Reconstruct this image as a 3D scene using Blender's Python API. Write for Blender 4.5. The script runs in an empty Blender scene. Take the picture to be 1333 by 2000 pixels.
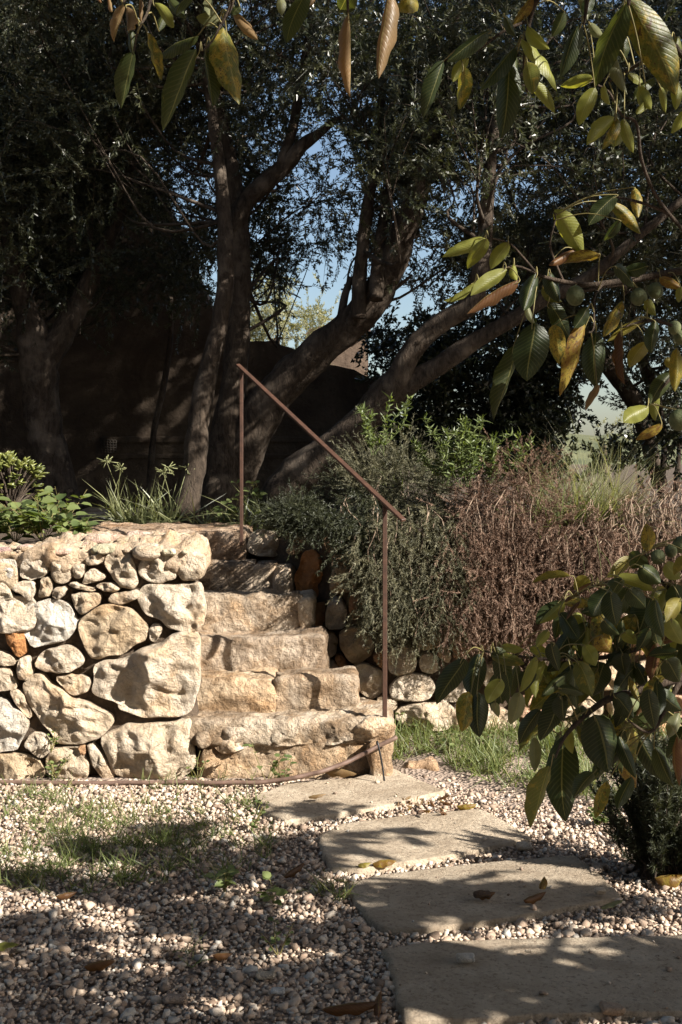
import bpy, bmesh, math, random
import numpy as np
from mathutils import Vector, Matrix, noise

random.seed(7)
RNG = np.random.default_rng(11)
SC = bpy.context.scene
COL = SC.collection
R = math.radians

# ------------------------------------------------------------------ camera, sky, sun, exposure
F = 2322.0                      # focal length in photo pixels (photo 1333 x 2000)
CX, HY, EYE = 666.5, 900.0, 1.5  # image centre, horizon row, eye height
cam_data = bpy.data.cameras.new('camera')
cam_data.sensor_fit = 'VERTICAL'
cam_data.sensor_height = 36.0
cam_data.sensor_width = 24.0
cam_data.lens = 36.0 * F / 2000.0
cam_data.shift_y = -0.05
cam_data.clip_start = 0.05
cam_data.clip_end = 2000.0
cam = bpy.data.objects.new('camera', cam_data)
COL.objects.link(cam)
cam.location = (0, 0, EYE)
cam.rotation_euler = (R(90), 0, 0)
SC.camera = cam

SUN_EL, SUN_AZ = R(33), R(32)   # azimuth: from +X (right) towards the camera
SUN = Vector((math.cos(SUN_EL) * math.cos(SUN_AZ), -math.cos(SUN_EL) * math.sin(SUN_AZ), math.sin(SUN_EL)))
world = bpy.data.worlds.new('World')
SC.world = world
world.use_nodes = True
wt = world.node_tree
sky = wt.nodes.new('ShaderNodeTexSky')
sky.sky_type = 'NISHITA'
sky.sun_disc = False
sky.sun_elevation = SUN_EL
sky.sun_rotation = math.atan2(SUN.x, SUN.y)
sky.air_density = 1.0
sky.dust_density = 1.6
sky.ozone_density = 1.0
bgn = next(n for n in wt.nodes if n.type == 'BACKGROUND')
bgn.inputs['Strength'].default_value = 0.05
wt.links.new(sky.outputs['Color'], bgn.inputs['Color'])
sd = bpy.data.lights.new('sun', 'SUN')
sd.energy = 5.0
sd.angle = R(0.5)
sd.color = (1.0, 0.94, 0.86)
sun = bpy.data.objects.new('sun', sd)
COL.objects.link(sun)
sun.rotation_euler = SUN.to_track_quat('Z', 'Y').to_euler()
sun.location = (6, -4, 8)
SC.view_settings.view_transform = 'Standard'
SC.view_settings.look = 'None'
SC.view_settings.gamma = 1.0
SC.view_settings.use_curve_mapping = False
SC.view_settings.exposure = 1.65
SC.render.engine = 'CYCLES'
SC.cycles.max_bounces = 6
SC.cycles.transparent_max_bounces = 4
SC.cycles.use_denoising = True

# ------------------------------------------------------------------ helpers
def P(px, py, d):
    """point that stands d metres in front of the camera and shows at photo pixel (px, py)"""
    return Vector(((px - CX) * d / F, d, EYE - (py - HY) * d / F))

def G(px, py, z=0.0):
    """point on a level surface at height z"""
    d = F * (EYE - z) / (py - HY)
    return Vector(((px - CX) * d / F, d, z))

def link(o, parent=None):
    COL.objects.link(o)
    if parent is not None:
        o.parent = parent
    return o

def empty(name, label, cat, loc=(0, 0, 0), group=None):
    o = bpy.data.objects.new(name, None)
    o.empty_display_size = 0.1
    COL.objects.link(o)
    o['at'] = list(loc)
    return tag(o, label, cat, group)

def tag(o, label=None, cat=None, group=None, kind=None):
    if label: o['label'] = label
    if cat: o['category'] = cat
    if group: o['group'] = group
    if kind: o['kind'] = kind
    return o

class MB:
    def __init__(s):
        s.v, s.f, s.uv, s.rnd = [], [], [], []
    def add(s, verts, faces, uvs=None, rnd=0.5):
        n = len(s.v)
        s.v.extend([tuple(p) for p in verts])
        s.f.extend([tuple(i + n for i in f) for f in faces])
        s.uv.extend(uvs if uvs else [(0, 0)] * len(verts))
        s.rnd.extend([rnd] * len(verts))
    def mesh(s, name, smooth=True):
        m = bpy.data.meshes.new(name)
        m.from_pydata(s.v, [], s.f)
        l = m.uv_layers.new(name='UVMap')
        vi = np.empty(len(m.loops), dtype=np.int32)
        m.loops.foreach_get('vertex_index', vi)
        l.data.foreach_set('uv', np.asarray(s.uv, dtype=np.float32)[vi].ravel())
        a = m.attributes.new('rnd', 'FLOAT', 'POINT')
        a.data.foreach_set('value', np.asarray(s.rnd, dtype=np.float32))
        if smooth:
            m.polygons.foreach_set('use_smooth', [True] * len(m.polygons))
        m.update()
        return m
    def build(s, name, mat, parent=None, smooth=True, color=None):
        m = s.mesh(name, smooth)
        m.materials.append(mat)
        o = bpy.data.objects.new(name, m)
        if color is not None: o.color = color
        return link(o, parent)

def scatter(name, srcs, pts, rots, scl, mat, parent=None, which=None, rnd=None, smooth=False):
    """one real mesh made of many copies of small source shapes; srcs: list of (verts (n,3), faces (m,k))"""
    pts = np.asarray(pts, dtype=np.float32); n = len(pts)
    rots = np.asarray(rots, dtype=np.float32)
    scl = np.asarray(scl, dtype=np.float32)
    if scl.ndim == 1: scl = scl[:, None].repeat(3, 1)
    if which is None: which = RNG.integers(0, len(srcs), n)
    if rnd is None: rnd = RNG.random(n)
    V, L, T, A, off = [], [], [], [], 0
    for k, (sv, sf) in enumerate(srcs):
        idx = np.nonzero(which == k)[0]
        if len(idx) == 0: continue
        sv = np.asarray(sv, dtype=np.float32); sf = np.asarray(sf, dtype=np.int32)
        vv = np.einsum('nij,nvj->nvi', rots[idx], sv[None] * scl[idx][:, None, :]) + pts[idx][:, None]
        V.append(vv.reshape(-1, 3))
        ff = sf[None] + (np.arange(len(idx), dtype=np.int32) * len(sv))[:, None, None] + off
        L.append(ff.reshape(-1)); T.append(np.full(len(idx) * len(sf), sf.shape[1], dtype=np.int32))
        A.append(np.repeat(rnd[idx], len(sv)))
        off += len(idx) * len(sv)
    V = np.concatenate(V); L = np.concatenate(L); T = np.concatenate(T); A = np.concatenate(A)
    m = bpy.data.meshes.new(name)
    m.vertices.add(len(V)); m.vertices.foreach_set('co', V.ravel())
    m.loops.add(len(L)); m.loops.foreach_set('vertex_index', L)
    m.polygons.add(len(T))
    m.polygons.foreach_set('loop_start', np.concatenate(([0], np.cumsum(T)[:-1])).astype(np.int32))
    m.update(calc_edges=True)
    a = m.attributes.new('rnd', 'FLOAT', 'POINT'); a.data.foreach_set('value', A.astype(np.float32))
    if smooth: m.polygons.foreach_set('use_smooth', np.ones(len(T), dtype=bool))
    m.materials.append(mat)
    return link(bpy.data.objects.new(name, m), parent)

def rand_rot(n):
    q = RNG.normal(size=(n, 4)); q /= np.linalg.norm(q, axis=1)[:, None]
    w, x, y, z = q.T
    return np.stack([1-2*(y*y+z*z), 2*(x*y-z*w), 2*(x*z+y*w), 2*(x*y+z*w), 1-2*(x*x+z*z), 2*(y*z-x*w),
                     2*(x*z-y*w), 2*(y*z+x*w), 1-2*(x*x+y*y)], 1).reshape(n, 3, 3)

def rot_to(dirs, roll=None):
    """rotations that take +Z to each direction, with a random roll"""
    d = np.asarray(dirs, dtype=np.float64); d /= np.linalg.norm(d, axis=1)[:, None] + 1e-9
    n = len(d)
    h = np.where(np.abs(d[:, 2:3]) < 0.95, np.array([[0, 0, 1.0]]), np.array([[1.0, 0, 0]]))
    x = np.cross(h, d); x /= np.linalg.norm(x, axis=1)[:, None]
    y = np.cross(d, x)
    a = RNG.random(n) * 2 * math.pi if roll is None else np.full(n, roll)
    c, s = np.cos(a)[:, None], np.sin(a)[:, None]
    return np.stack([c * x + s * y, -s * x + c * y, d], 2)

def fbm(p, s, o=3, seed=0.0):
    q = Vector((p[0] * s + seed, p[1] * s - seed * 0.7, p[2] * s + seed * 1.3))
    return noise.fractal(q, 1.0, 2.0, o)

def spline(ctrl, n_per=6):
    """Catmull-Rom through (Vector, radius) pairs"""
    out = []
    c = [ctrl[0]] + list(ctrl) + [ctrl[-1]]
    for i in range(1, len(c) - 2):
        p0, p1, p2, p3 = (c[i + k] for k in (-1, 0, 1, 2))
        for k in range(n_per):
            t = k / n_per
            f = lambda a, b, e, g: 0.5 * ((2 * b) + (-a + e) * t + (2 * a - 5 * b + 4 * e - g) * t * t + (-a + 3 * b - 3 * e + g) * t ** 3)
            out.append((f(p0[0], p1[0], p2[0], p3[0]), f(p0[1], p1[1], p2[1], p3[1])))
    out.append(ctrl[-1])
    return out

def tube(mb, path, sides=8, amp=0.0, fr=6.0, seed=0.0, cap=True):
    """tube along [(Vector, radius)]; amp = relative lumpiness"""
    n = len(path)
    pts = [p for p, r in path]
    up = None
    V, Fc = [], []
    for i, (p, r) in enumerate(path):
        t = (pts[min(i + 1, n - 1)] - pts[max(i - 1, 0)])
        if t.length < 1e-9: t = Vector((0, 0, 1))
        t.normalize()
        if up is None:
            up = t.orthogonal().normalized()
        else:
            up = (up - t * up.dot(t))
            up = up.normalized() if up.length > 1e-6 else t.orthogonal().normalized()
        b = t.cross(up)
        for k in range(sides):
            a = 2 * math.pi * k / sides
            dr = up * math.cos(a) + b * math.sin(a)
            q = p + dr * r
            if amp:
                s = 1 + amp * fbm(q, fr, 3, seed) + 0.5 * amp * noise.noise(Vector((dr.x * 2.2 + seed, dr.y * 2.2, i * 0.06)))
                q = p + dr * r * s
            V.append(q)
    for i in range(n - 1):
        for k in range(sides):
            a, b2 = i * sides + k, i * sides + (k + 1) % sides
            Fc.append((a, b2, b2 + sides, a + sides))
    if cap:
        V.append(pts[0]); V.append(pts[-1])
        for k in range(sides):
            Fc.append((len(V) - 2, (k + 1) % sides, k))
            Fc.append((len(V) - 1, (n - 1) * sides + k, (n - 1) * sides + (k + 1) % sides))
    mb.add(V, Fc)

# ------------------------------------------------------------------ materials
def new_mat(name):
    m = bpy.data.materials.new(name)
    m.use_nodes = True
    nt = m.node_tree
    nt.nodes.clear()
    out = nt.nodes.new('ShaderNodeOutputMaterial')
    b = nt.nodes.new('ShaderNodeBsdfPrincipled')
    nt.links.new(b.outputs[0], out.inputs[0])
    return m, nt, b, out

def N(nt, kind, **kw):
    n = nt.nodes.new(kind)
    for k, v in kw.items():
        if k.startswith('i_'):
            key = k[2:]
            n.inputs[int(key) if key.isdigit() else key].default_value = v
        else:
            setattr(n, k, v)
    return n

def ramp(nt, fac, stops):
    r = nt.nodes.new('ShaderNodeValToRGB')
    el = r.color_ramp.elements
    while len(el) < len(stops): el.new(0.5)
    for e, (p, c) in zip(el, stops):
        e.position = p
        e.color = (*c, 1) if len(c) == 3 else c
    nt.links.new(fac, r.inputs[0])
    return r.outputs[0]

def mixc(nt, fac, a, b, mode='MIX'):
    m = nt.nodes.new('ShaderNodeMix'); m.data_type = 'RGBA'; m.blend_type = mode
    for s, v in ((0, fac), (6, a), (7, b)):
        if hasattr(v, 'is_output'): nt.links.new(v, m.inputs[s])
        else: m.inputs[s].default_value = v if s == 0 else ((*v, 1) if len(v) == 3 else v)
    return m.outputs[2]

def math_n(nt, op, a, b=0.0, clamp=False):
    m = nt.nodes.new('ShaderNodeMath'); m.operation = op; m.use_clamp = clamp
    for s, v in ((0, a), (1, b)):
        if hasattr(v, 'is_output'): nt.links.new(v, m.inputs[s])
        else: m.inputs[s].default_value = v
    return m.outputs[0]

def noise_t(nt, vec, scale, detail=4.0, rough=0.55, dist=0.0):
    n = N(nt, 'ShaderNodeTexNoise'); n.inputs['Scale'].default_value = scale
    n.inputs['Detail'].default_value = detail; n.inputs['Roughness'].default_value = rough; n.inputs['Distortion'].default_value = dist
    if vec is not None: nt.links.new(vec, n.inputs['Vector'])
    return n.outputs['Fac']

def bump(nt, b, h, strength, dist):
    n = N(nt, 'ShaderNodeBump'); n.inputs['Strength'].default_value = strength; n.inputs['Distance'].default_value = dist
    nt.links.new(h, n.inputs['Height']); nt.links.new(n.outputs[0], b.inputs['Normal'])

def geo_pos(nt):
    return N(nt, 'ShaderNodeNewGeometry').outputs['Position']

def stone_mat(name, stain=0.4, bstr=0.9, grime=0.0):
    m, nt, b, out = new_mat(name)
    pos = geo_pos(nt)
    oi = N(nt, 'ShaderNodeObjectInfo')
    n1 = noise_t(nt, pos, 9, 6, 0.6, 0.4)
    c = mixc(nt, ramp(nt, n1, [(0.3, (0, 0, 0)), (0.7, (1, 1, 1))]), (0.86, 0.77, 0.66), (1.3, 1.28, 1.25))
    c = mixc(nt, 1.0, oi.outputs['Color'], c, 'MULTIPLY')
    n2 = noise_t(nt, pos, 4.3, 5, 0.65, 0.8)
    c = mixc(nt, ramp(nt, n2, [(0.5, (0, 0, 0)), (0.66, (0.6,) * 3)]), c, mixc(nt, 1.0, c, (1.02, 0.82, 0.6), 'MULTIPLY'))
    if grime:
        n5 = noise_t(nt, pos, 3.2, 6, 0.7, 1.0)
        c = mixc(nt, ramp(nt, n5, [(0.44, (0, 0, 0)), (0.58, (grime,) * 3)]), c, mixc(nt, 1.0, c, (0.42, 0.36, 0.30), 'MULTIPLY'))
        n7 = noise_t(nt, pos, 2.1, 5, 0.65, 0.8)
        c = mixc(nt, ramp(nt, n7, [(0.52, (0, 0, 0)), (0.62, (0.7,) * 3)]), c, mixc(nt, 1.0, c, (1.0, 0.87, 0.72), 'MULTIPLY'))
        n6 = noise_t(nt, pos, 6.5, 6, 0.7, 2.0)
        c = mixc(nt, ramp(nt, math_n(nt, 'ABSOLUTE', math_n(nt, 'SUBTRACT', n6, 0.5)), [(0.0, (0.75,) * 3), (0.012, (0, 0, 0))]), c, (0.07, 0.05, 0.035))
    n3 = noise_t(nt, pos, 14, 8, 0.75, 0.3)
    c = mixc(nt, ramp(nt, n3, [(0.56, (0, 0, 0)), (0.75, (stain,) * 3)]), c, (0.09, 0.07, 0.055))
    n4 = noise_t(nt, pos, 160, 3, 0.7)
    c = mixc(nt, ramp(nt, n4, [(0.35, (0.35,) * 3), (0.5, (0, 0, 0))]), c, mixc(nt, 1.0, c, (0.45, 0.4, 0.34), 'MULTIPLY'))
    nt.links.new(c, b.inputs['Base Color'])
    b.inputs['Roughness'].default_value = 0.9
    b.inputs['Specular IOR Level'].default_value = 0.2
    vor = N(nt, 'ShaderNodeTexVoronoi', feature='F1'); vor.inputs['Scale'].default_value = 26; nt.links.new(pos, vor.inputs['Vector'])
    h = math_n(nt, 'ADD', math_n(nt, 'MULTIPLY', noise_t(nt, pos, 30, 8, 0.65, 0.3), 1.0), math_n(nt, 'MULTIPLY', vor.outputs['Distance'], 0.25))
    h = math_n(nt, 'ADD', h, math_n(nt, 'MULTIPLY', noise_t(nt, pos, 190, 3, 0.6), 0.14))
    bump(nt, b, h, bstr, 0.05)
    return m

def leafy_mat(name, c0, c1, trans=0.35, rough=0.45, spec=0.4, attr='rnd', dead=None, tint=(1.5, 1.5, 0.5)):
    m, nt, b, out = new_mat(name)
    at = N(nt, 'ShaderNodeAttribute', attribute_name=attr)
    pos = geo_pos(nt)
    f = math_n(nt, 'ADD', math_n(nt, 'MULTIPLY', at.outputs['Fac'], 0.65), math_n(nt, 'MULTIPLY', noise_t(nt, pos, 1.6, 2), 0.45))
    stops = [(0.2, c0), (0.75, c1)]
    if dead: stops.append((0.95, dead))
    c = ramp(nt, f, stops)
    nt.links.new(c, b.inputs['Base Color'])
    b.inputs['Roughness'].default_value = rough
    b.inputs['Specular IOR Level'].default_value = spec
    tr = N(nt, 'ShaderNodeBsdfTranslucent')
    nt.links.new(mixc(nt, 1.0, c, tint, 'MULTIPLY'), tr.inputs['Color'])
    mx = N(nt, 'ShaderNodeMixShader'); mx.inputs[0].default_value = trans
    nt.links.new(b.outputs[0], mx.inputs[1]); nt.links.new(tr.outputs[0], mx.inputs[2]); nt.links.new(mx.outputs[0], out.inputs[0])
    return m

def plain_mat(name, c0, c1, scale=12, rough=0.85, bstr=0.5, bdist=0.01, spec=0.25, metal=0.0, bscale=None, stain=None):
    m, nt, b, out = new_mat(name)
    pos = geo_pos(nt)
    c = ramp(nt, noise_t(nt, pos, scale, 6, 0.6, 0.3), [(0.3, c0), (0.7, c1)])
    if stain:
        c = mixc(nt, ramp(nt, noise_t(nt, pos, 1.1, 7, 0.7, 1.2), [(0.45, (0, 0, 0)), (0.6, (0.8,) * 3)]), c, stain)
        c = mixc(nt, ramp(nt, noise_t(nt, pos, 7, 7, 0.75, 0.6), [(0.55, (0, 0, 0)), (0.7, (0.7,) * 3)]), c, (0.03, 0.022, 0.016))
    nt.links.new(c, b.inputs['Base Color'])
    b.inputs['Roughness'].default_value = rough
    b.inputs['Specular IOR Level'].default_value = spec
    b.inputs['Metallic'].default_value = metal
    if bstr: bump(nt, b, noise_t(nt, pos, bscale or scale * 4, 6, 0.65), bstr, bdist)
    return m

M = {}
M['stone'] = stone_mat('limestone', 0.45, 1.0)
M['step'] = stone_mat('worn_limestone', 0.75, 0.9, 0.85)
M['soil'] = plain_mat('dark_soil', (0.045, 0.032, 0.022), (0.11, 0.08, 0.055), 14, 0.95, 0.8, 0.03)
M['mortar'] = stone_mat('mortar_rubble', 0.25, 1.0)
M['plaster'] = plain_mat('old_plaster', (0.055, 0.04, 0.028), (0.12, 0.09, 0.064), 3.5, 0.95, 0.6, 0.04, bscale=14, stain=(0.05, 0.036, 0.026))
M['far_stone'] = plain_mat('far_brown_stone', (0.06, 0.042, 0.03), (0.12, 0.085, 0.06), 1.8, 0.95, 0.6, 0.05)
M['roof_tile'] = plain_mat('clay_tile', (0.07, 0.045, 0.033), (0.12, 0.075, 0.055), 3, 0.9, 0.5, 0.03)
M['rail'] = plain_mat('rusty_brown_paint', (0.03, 0.014, 0.008), (0.065, 0.03, 0.017), 30, 0.6, 0.35, 0.002, 0.4)
M['hose'] = plain_mat('brown_plastic', (0.07, 0.042, 0.03), (0.15, 0.095, 0.07), 25, 0.6, 0.2, 0.002, 0.4)
M['black'] = plain_mat('black_plastic', (0.006, 0.006, 0.007), (0.015, 0.015, 0.015), 30, 0.45, 0.2, 0.002, 0.5)
M['iron'] = plain_mat('dark_grille', (0.03, 0.025, 0.02), (0.06, 0.05, 0.04), 20, 0.8, 0.2, 0.002)
M['hillside'] = plain_mat('hillside', (0.05, 0.06, 0.03), (0.12, 0.12, 0.06), 0.2, 0.95, 0.5, 0.5)

def bark_mat(name, c0, c1, c2):
    m, nt, b, out = new_mat(name)
    pos = geo_pos(nt)
    mp = N(nt, 'ShaderNodeMapping'); mp.inputs['Scale'].default_value = (1, 1, 0.35); nt.links.new(pos, mp.inputs['Vector'])
    n1 = noise_t(nt, mp.outputs[0], 26, 8, 0.7, 0.8)
    n2 = noise_t(nt, pos, 5, 5, 0.6)
    c = ramp(nt, n1, [(0.35, c0), (0.62, c1)])
    c = mixc(nt, ramp(nt, n2, [(0.5, (0, 0, 0)), (0.7, (0.8,) * 3)]), c, c2)
    nt.links.new(c, b.inputs['Base Color'])
    b.inputs['Roughness'].default_value = 0.9
    b.inputs['Specular IOR Level'].default_value = 0.2
    bump(nt, b, n1, 1.0, 0.03)
    return m
M['bark'] = bark_mat('olive_bark', (0.018, 0.013, 0.009), (0.065, 0.048, 0.034), (0.14, 0.112, 0.085))
M['twig'] = bark_mat('walnut_bark', (0.025, 0.018, 0.012), (0.07, 0.05, 0.035), (0.1, 0.08, 0.055))
M['petiole'] = plain_mat('leaf_stalk', (0.10, 0.085, 0.03), (0.19, 0.16, 0.06), 20, 0.6, 0.1, 0.002)
M['olive'] = leafy_mat('olive_leaf', (0.022, 0.028, 0.014), (0.06, 0.062, 0.032), 0.2, 0.38, 0.5, tint=(1.3, 1.4, 0.6))
M['hedge'] = leafy_mat('evergreen_leaf', (0.015, 0.022, 0.01), (0.042, 0.05, 0.022), 0.12, 0.3, 0.6)
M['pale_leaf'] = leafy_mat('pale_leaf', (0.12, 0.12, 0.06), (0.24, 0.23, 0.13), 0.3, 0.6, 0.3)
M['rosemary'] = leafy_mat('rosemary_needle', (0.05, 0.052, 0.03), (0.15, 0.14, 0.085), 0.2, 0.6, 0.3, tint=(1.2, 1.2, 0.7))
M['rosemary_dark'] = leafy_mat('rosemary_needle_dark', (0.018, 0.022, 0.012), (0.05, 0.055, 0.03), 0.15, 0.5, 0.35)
M['dry'] = leafy_mat('dried_needle', (0.085, 0.054, 0.037), (0.215, 0.143, 0.102), 0.2, 0.75, 0.2, tint=(1.3, 1.0, 0.8))
M['drytwig'] = plain_mat('dry_twig', (0.12, 0.08, 0.055), (0.28, 0.21, 0.15), 20, 0.8, 0.2, 0.002)
M['grass'] = leafy_mat('grass_blade', (0.055, 0.075, 0.022), (0.16, 0.19, 0.065), 0.35, 0.5, 0.35, dead=(0.28, 0.24, 0.12), tint=(1.3, 1.3, 0.5))
M['weed'] = leafy_mat('weed_leaf', (0.06, 0.085, 0.028), (0.15, 0.18, 0.065), 0.35, 0.45, 0.4, tint=(1.3, 1.4, 0.5))
M['strap'] = leafy_mat('strap_leaf', (0.05, 0.065, 0.025), (0.2, 0.21, 0.1), 0.3, 0.4, 0.4, tint=(1.3, 1.3, 0.5))
M['pennisetum'] = leafy_mat('fine_grass', (0.1, 0.12, 0.045), (0.26, 0.26, 0.13), 0.4, 0.5, 0.35, dead=(0.34, 0.3, 0.19), tint=(1.2, 1.2, 0.6))
M['succulent'] = leafy_mat('jade_leaf', (0.06, 0.075, 0.016), (0.15, 0.16, 0.04), 0.2, 0.35, 0.5)

def pebble_mat():
    m, nt, b, out = new_mat('pebble')
    at = N(nt, 'ShaderNodeAttribute', attribute_name='rnd')
    pos = geo_pos(nt)
    c = ramp(nt, at.outputs['Fac'], [(0.0, (0.15, 0.11, 0.08)), (0.25, (0.32, 0.24, 0.18)), (0.55, (0.43, 0.335, 0.25)), (0.85, (0.50, 0.42, 0.335)), (0.97, (0.38, 0.36, 0.32))])
    c = mixc(nt, ramp(nt, noise_t(nt, pos, 60, 4), [(0.35, (0.5,) * 3), (0.6, (0, 0, 0))]), c, mixc(nt, 1.0, c, (0.7, 0.6, 0.52), 'MULTIPLY'))
    nt.links.new(c, b.inputs['Base Color'])
    b.inputs['Roughness'].default_value = 0.85
    b.inputs['Specular IOR Level'].default_value = 0.25
    bump(nt, b, noise_t(nt, pos, 220, 3), 0.4, 0.004)
    return m
M['pebble'] = pebble_mat()

def ground_mat():
    m, nt, b, out = new_mat('gravel_bed')
    pos = geo_pos(nt)
    v = N(nt, 'ShaderNodeTexVoronoi'); v.inputs['Scale'].default_value = 55; nt.links.new(pos, v.inputs['Vector'])
    c = mixc(nt, noise_t(nt, v.outputs['Color'], 3), (0.14, 0.1, 0.075), (0.36, 0.28, 0.22))
    c = mixc(nt, ramp(nt, noise_t(nt, pos, 1.3, 4), [(0.45, (0, 0, 0)), (0.65, (0.7,) * 3)]), c, (0.13, 0.095, 0.065))
    nt.links.new(c, b.inputs['Base Color'])
    b.inputs['Roughness'].default_value = 0.95
    bump(nt, b, v.outputs['Distance'], 0.8, 0.02)
    return m
M['ground'] = ground_mat()

def slab_mat():
    m, nt, b, out = new_mat('cast_slab')
    pos = geo_pos(nt)
    oi = N(nt, 'ShaderNodeObjectInfo')
    c = ramp(nt, noise_t(nt, pos, 5, 7, 0.65, 0.4), [(0.3, (0.30, 0.24, 0.175)), (0.7, (0.43, 0.36, 0.275))])
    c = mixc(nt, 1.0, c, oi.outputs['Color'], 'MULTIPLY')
    c = mixc(nt, ramp(nt, noise_t(nt, pos, 60, 6, 0.75), [(0.52, (0, 0, 0)), (0.66, (0.85,) * 3)]), c, (0.115, 0.082, 0.055))
    c = mixc(nt, ramp(nt, noise_t(nt, pos, 2.2, 6, 0.7, 1.5), [(0.45, (0, 0, 0)), (0.66, (0.6,) * 3)]), c, (0.2, 0.15, 0.10))
    c = mixc(nt, ramp(nt, noise_t(nt, pos, 9, 4, 0.7), [(0.5, (0, 0, 0)), (0.72, (0.6,) * 3)]), c, (0.19, 0.145, 0.1))
    nt.links.new(c, b.inputs['Base Color'])
    b.inputs['Roughness'].default_value = 0.9
    b.inputs['Specular IOR Level'].default_value = 0.2
    h = math_n(nt, 'ADD', noise_t(nt, pos, 45, 8, 0.75), math_n(nt, 'MULTIPLY', noise_t(nt, pos, 7, 4), 0.6))
    bump(nt, b, h, 0.8, 0.02)
    return m
M['slab'] = slab_mat()

def big_leaf_mat():
    """large walnut-type leaf: object colour = leaf colour, object alpha = how spotted it is"""
    m, nt, b, out = new_mat('large_leaf')
    oi = N(nt, 'ShaderNodeObjectInfo')
    uv = N(nt, 'ShaderNodeUVMap', uv_map='UVMap')
    sx = N(nt, 'ShaderNodeSeparateXYZ'); nt.links.new(uv.outputs[0], sx.inputs[0])
    u, v = sx.outputs[0], sx.outputs[1]             # u along 0..1, v across -1..1
    av = math_n(nt, 'ABSOLUTE', v)
    cmb = N(nt, 'ShaderNodeCombineXYZ'); nt.links.new(u, cmb.inputs[0]); nt.links.new(math_n(nt, 'MULTIPLY', v, 0.25), cmb.inputs[1])
    nt.links.new(math_n(nt, 'MULTIPLY', oi.outputs['Random'], 40.0), cmb.inputs[2])
    co = cmb.outputs[0]
    base = mixc(nt, noise_t(nt, co, 4, 3), mixc(nt, 1.0, oi.outputs['Color'], (0.7, 0.75, 0.7), 'MULTIPLY'), mixc(nt, 1.0, oi.outputs['Color'], (1.35, 1.25, 1.1), 'MULTIPLY'))
    thr = math_n(nt, 'SUBTRACT', 0.74, math_n(nt, 'MULTIPLY', oi.outputs['Alpha'], 0.32))
    ye = math_n(nt, 'MULTIPLY', math_n(nt, 'SUBTRACT', noise_t(nt, co, 5.5, 7, 0.7, 0.4), thr), 9.0, True)
    c = mixc(nt, ye, base, (0.23, 0.17, 0.03))
    br_ = math_n(nt, 'MULTIPLY', math_n(nt, 'SUBTRACT', noise_t(nt, co, 9, 6, 0.7, 0.8), math_n(nt, 'SUBTRACT', 0.72, math_n(nt, 'MULTIPLY', oi.outputs['Alpha'], 0.18))), 12.0, True)
    c = mixc(nt, br_, c, (0.055, 0.028, 0.012))
    sp = math_n(nt, 'MULTIPLY', math_n(nt, 'SUBTRACT', noise_t(nt, co, 38, 3, 0.6), math_n(nt, 'SUBTRACT', 0.72, math_n(nt, 'MULTIPLY', oi.outputs['Alpha'], 0.16))), 14.0, True)
    c = mixc(nt, sp, c, (0.05, 0.028, 0.012))
    ph = math_n(nt, 'MULTIPLY', math_n(nt, 'SUBTRACT', u, math_n(nt, 'MULTIPLY', av, 0.20)), 46.0)
    vein = math_n(nt, 'POWER', math_n(nt, 'ABSOLUTE', math_n(nt, 'COSINE', ph)), 14.0)
    mid = math_n(nt, 'LESS_THAN', av, 0.045)
    vv = math_n(nt, 'MAXIMUM', math_n(nt, 'MULTIPLY', vein, 0.16), math_n(nt, 'MULTIPLY', mid, 0.6))
    c = mixc(nt, vv, c, mixc(nt, 0.55, c, (0.3, 0.28, 0.12)))
    nt.links.new(c, b.inputs['Base Color'])
    b.inputs['Roughness'].default_value = 0.42
    b.inputs['Specular IOR Level'].default_value = 0.3
    h = math_n(nt, 'ADD', math_n(nt, 'MULTIPLY', vein, -1.0), noise_t(nt, co, 26, 4))
    bump(nt, b, h, 0.22, 0.003)
    tr = N(nt, 'ShaderNodeBsdfTranslucent')
    nt.links.new(mixc(nt, 1.0, c, (1.9, 1.75, 0.55), 'MULTIPLY'), tr.inputs['Color'])
    mx = N(nt, 'ShaderNodeMixShader'); mx.inputs[0].default_value = 0.4
    nt.links.new(b.outputs[0], mx.inputs[1]); nt.links.new(tr.outputs[0], mx.inputs[2]); nt.links.new(mx.outputs[0], out.inputs[0])
    return m
M['leaf'] = big_leaf_mat()
M['foliage'] = leafy_mat('walnut_foliage', (0.05, 0.06, 0.02), (0.12, 0.12, 0.035), 0.35, 0.45, 0.4, dead=(0.2, 0.14, 0.03))
M['walnut'] = plain_mat('green_husk', (0.045, 0.06, 0.026), (0.13, 0.14, 0.065), 45, 0.7, 0.6, 0.004, 0.25)

# ------------------------------------------------------------------ ground and terrace
def smooth01(t): t = max(0.0, min(1.0, t)); return t * t * (3 - 2 * t)

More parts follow.
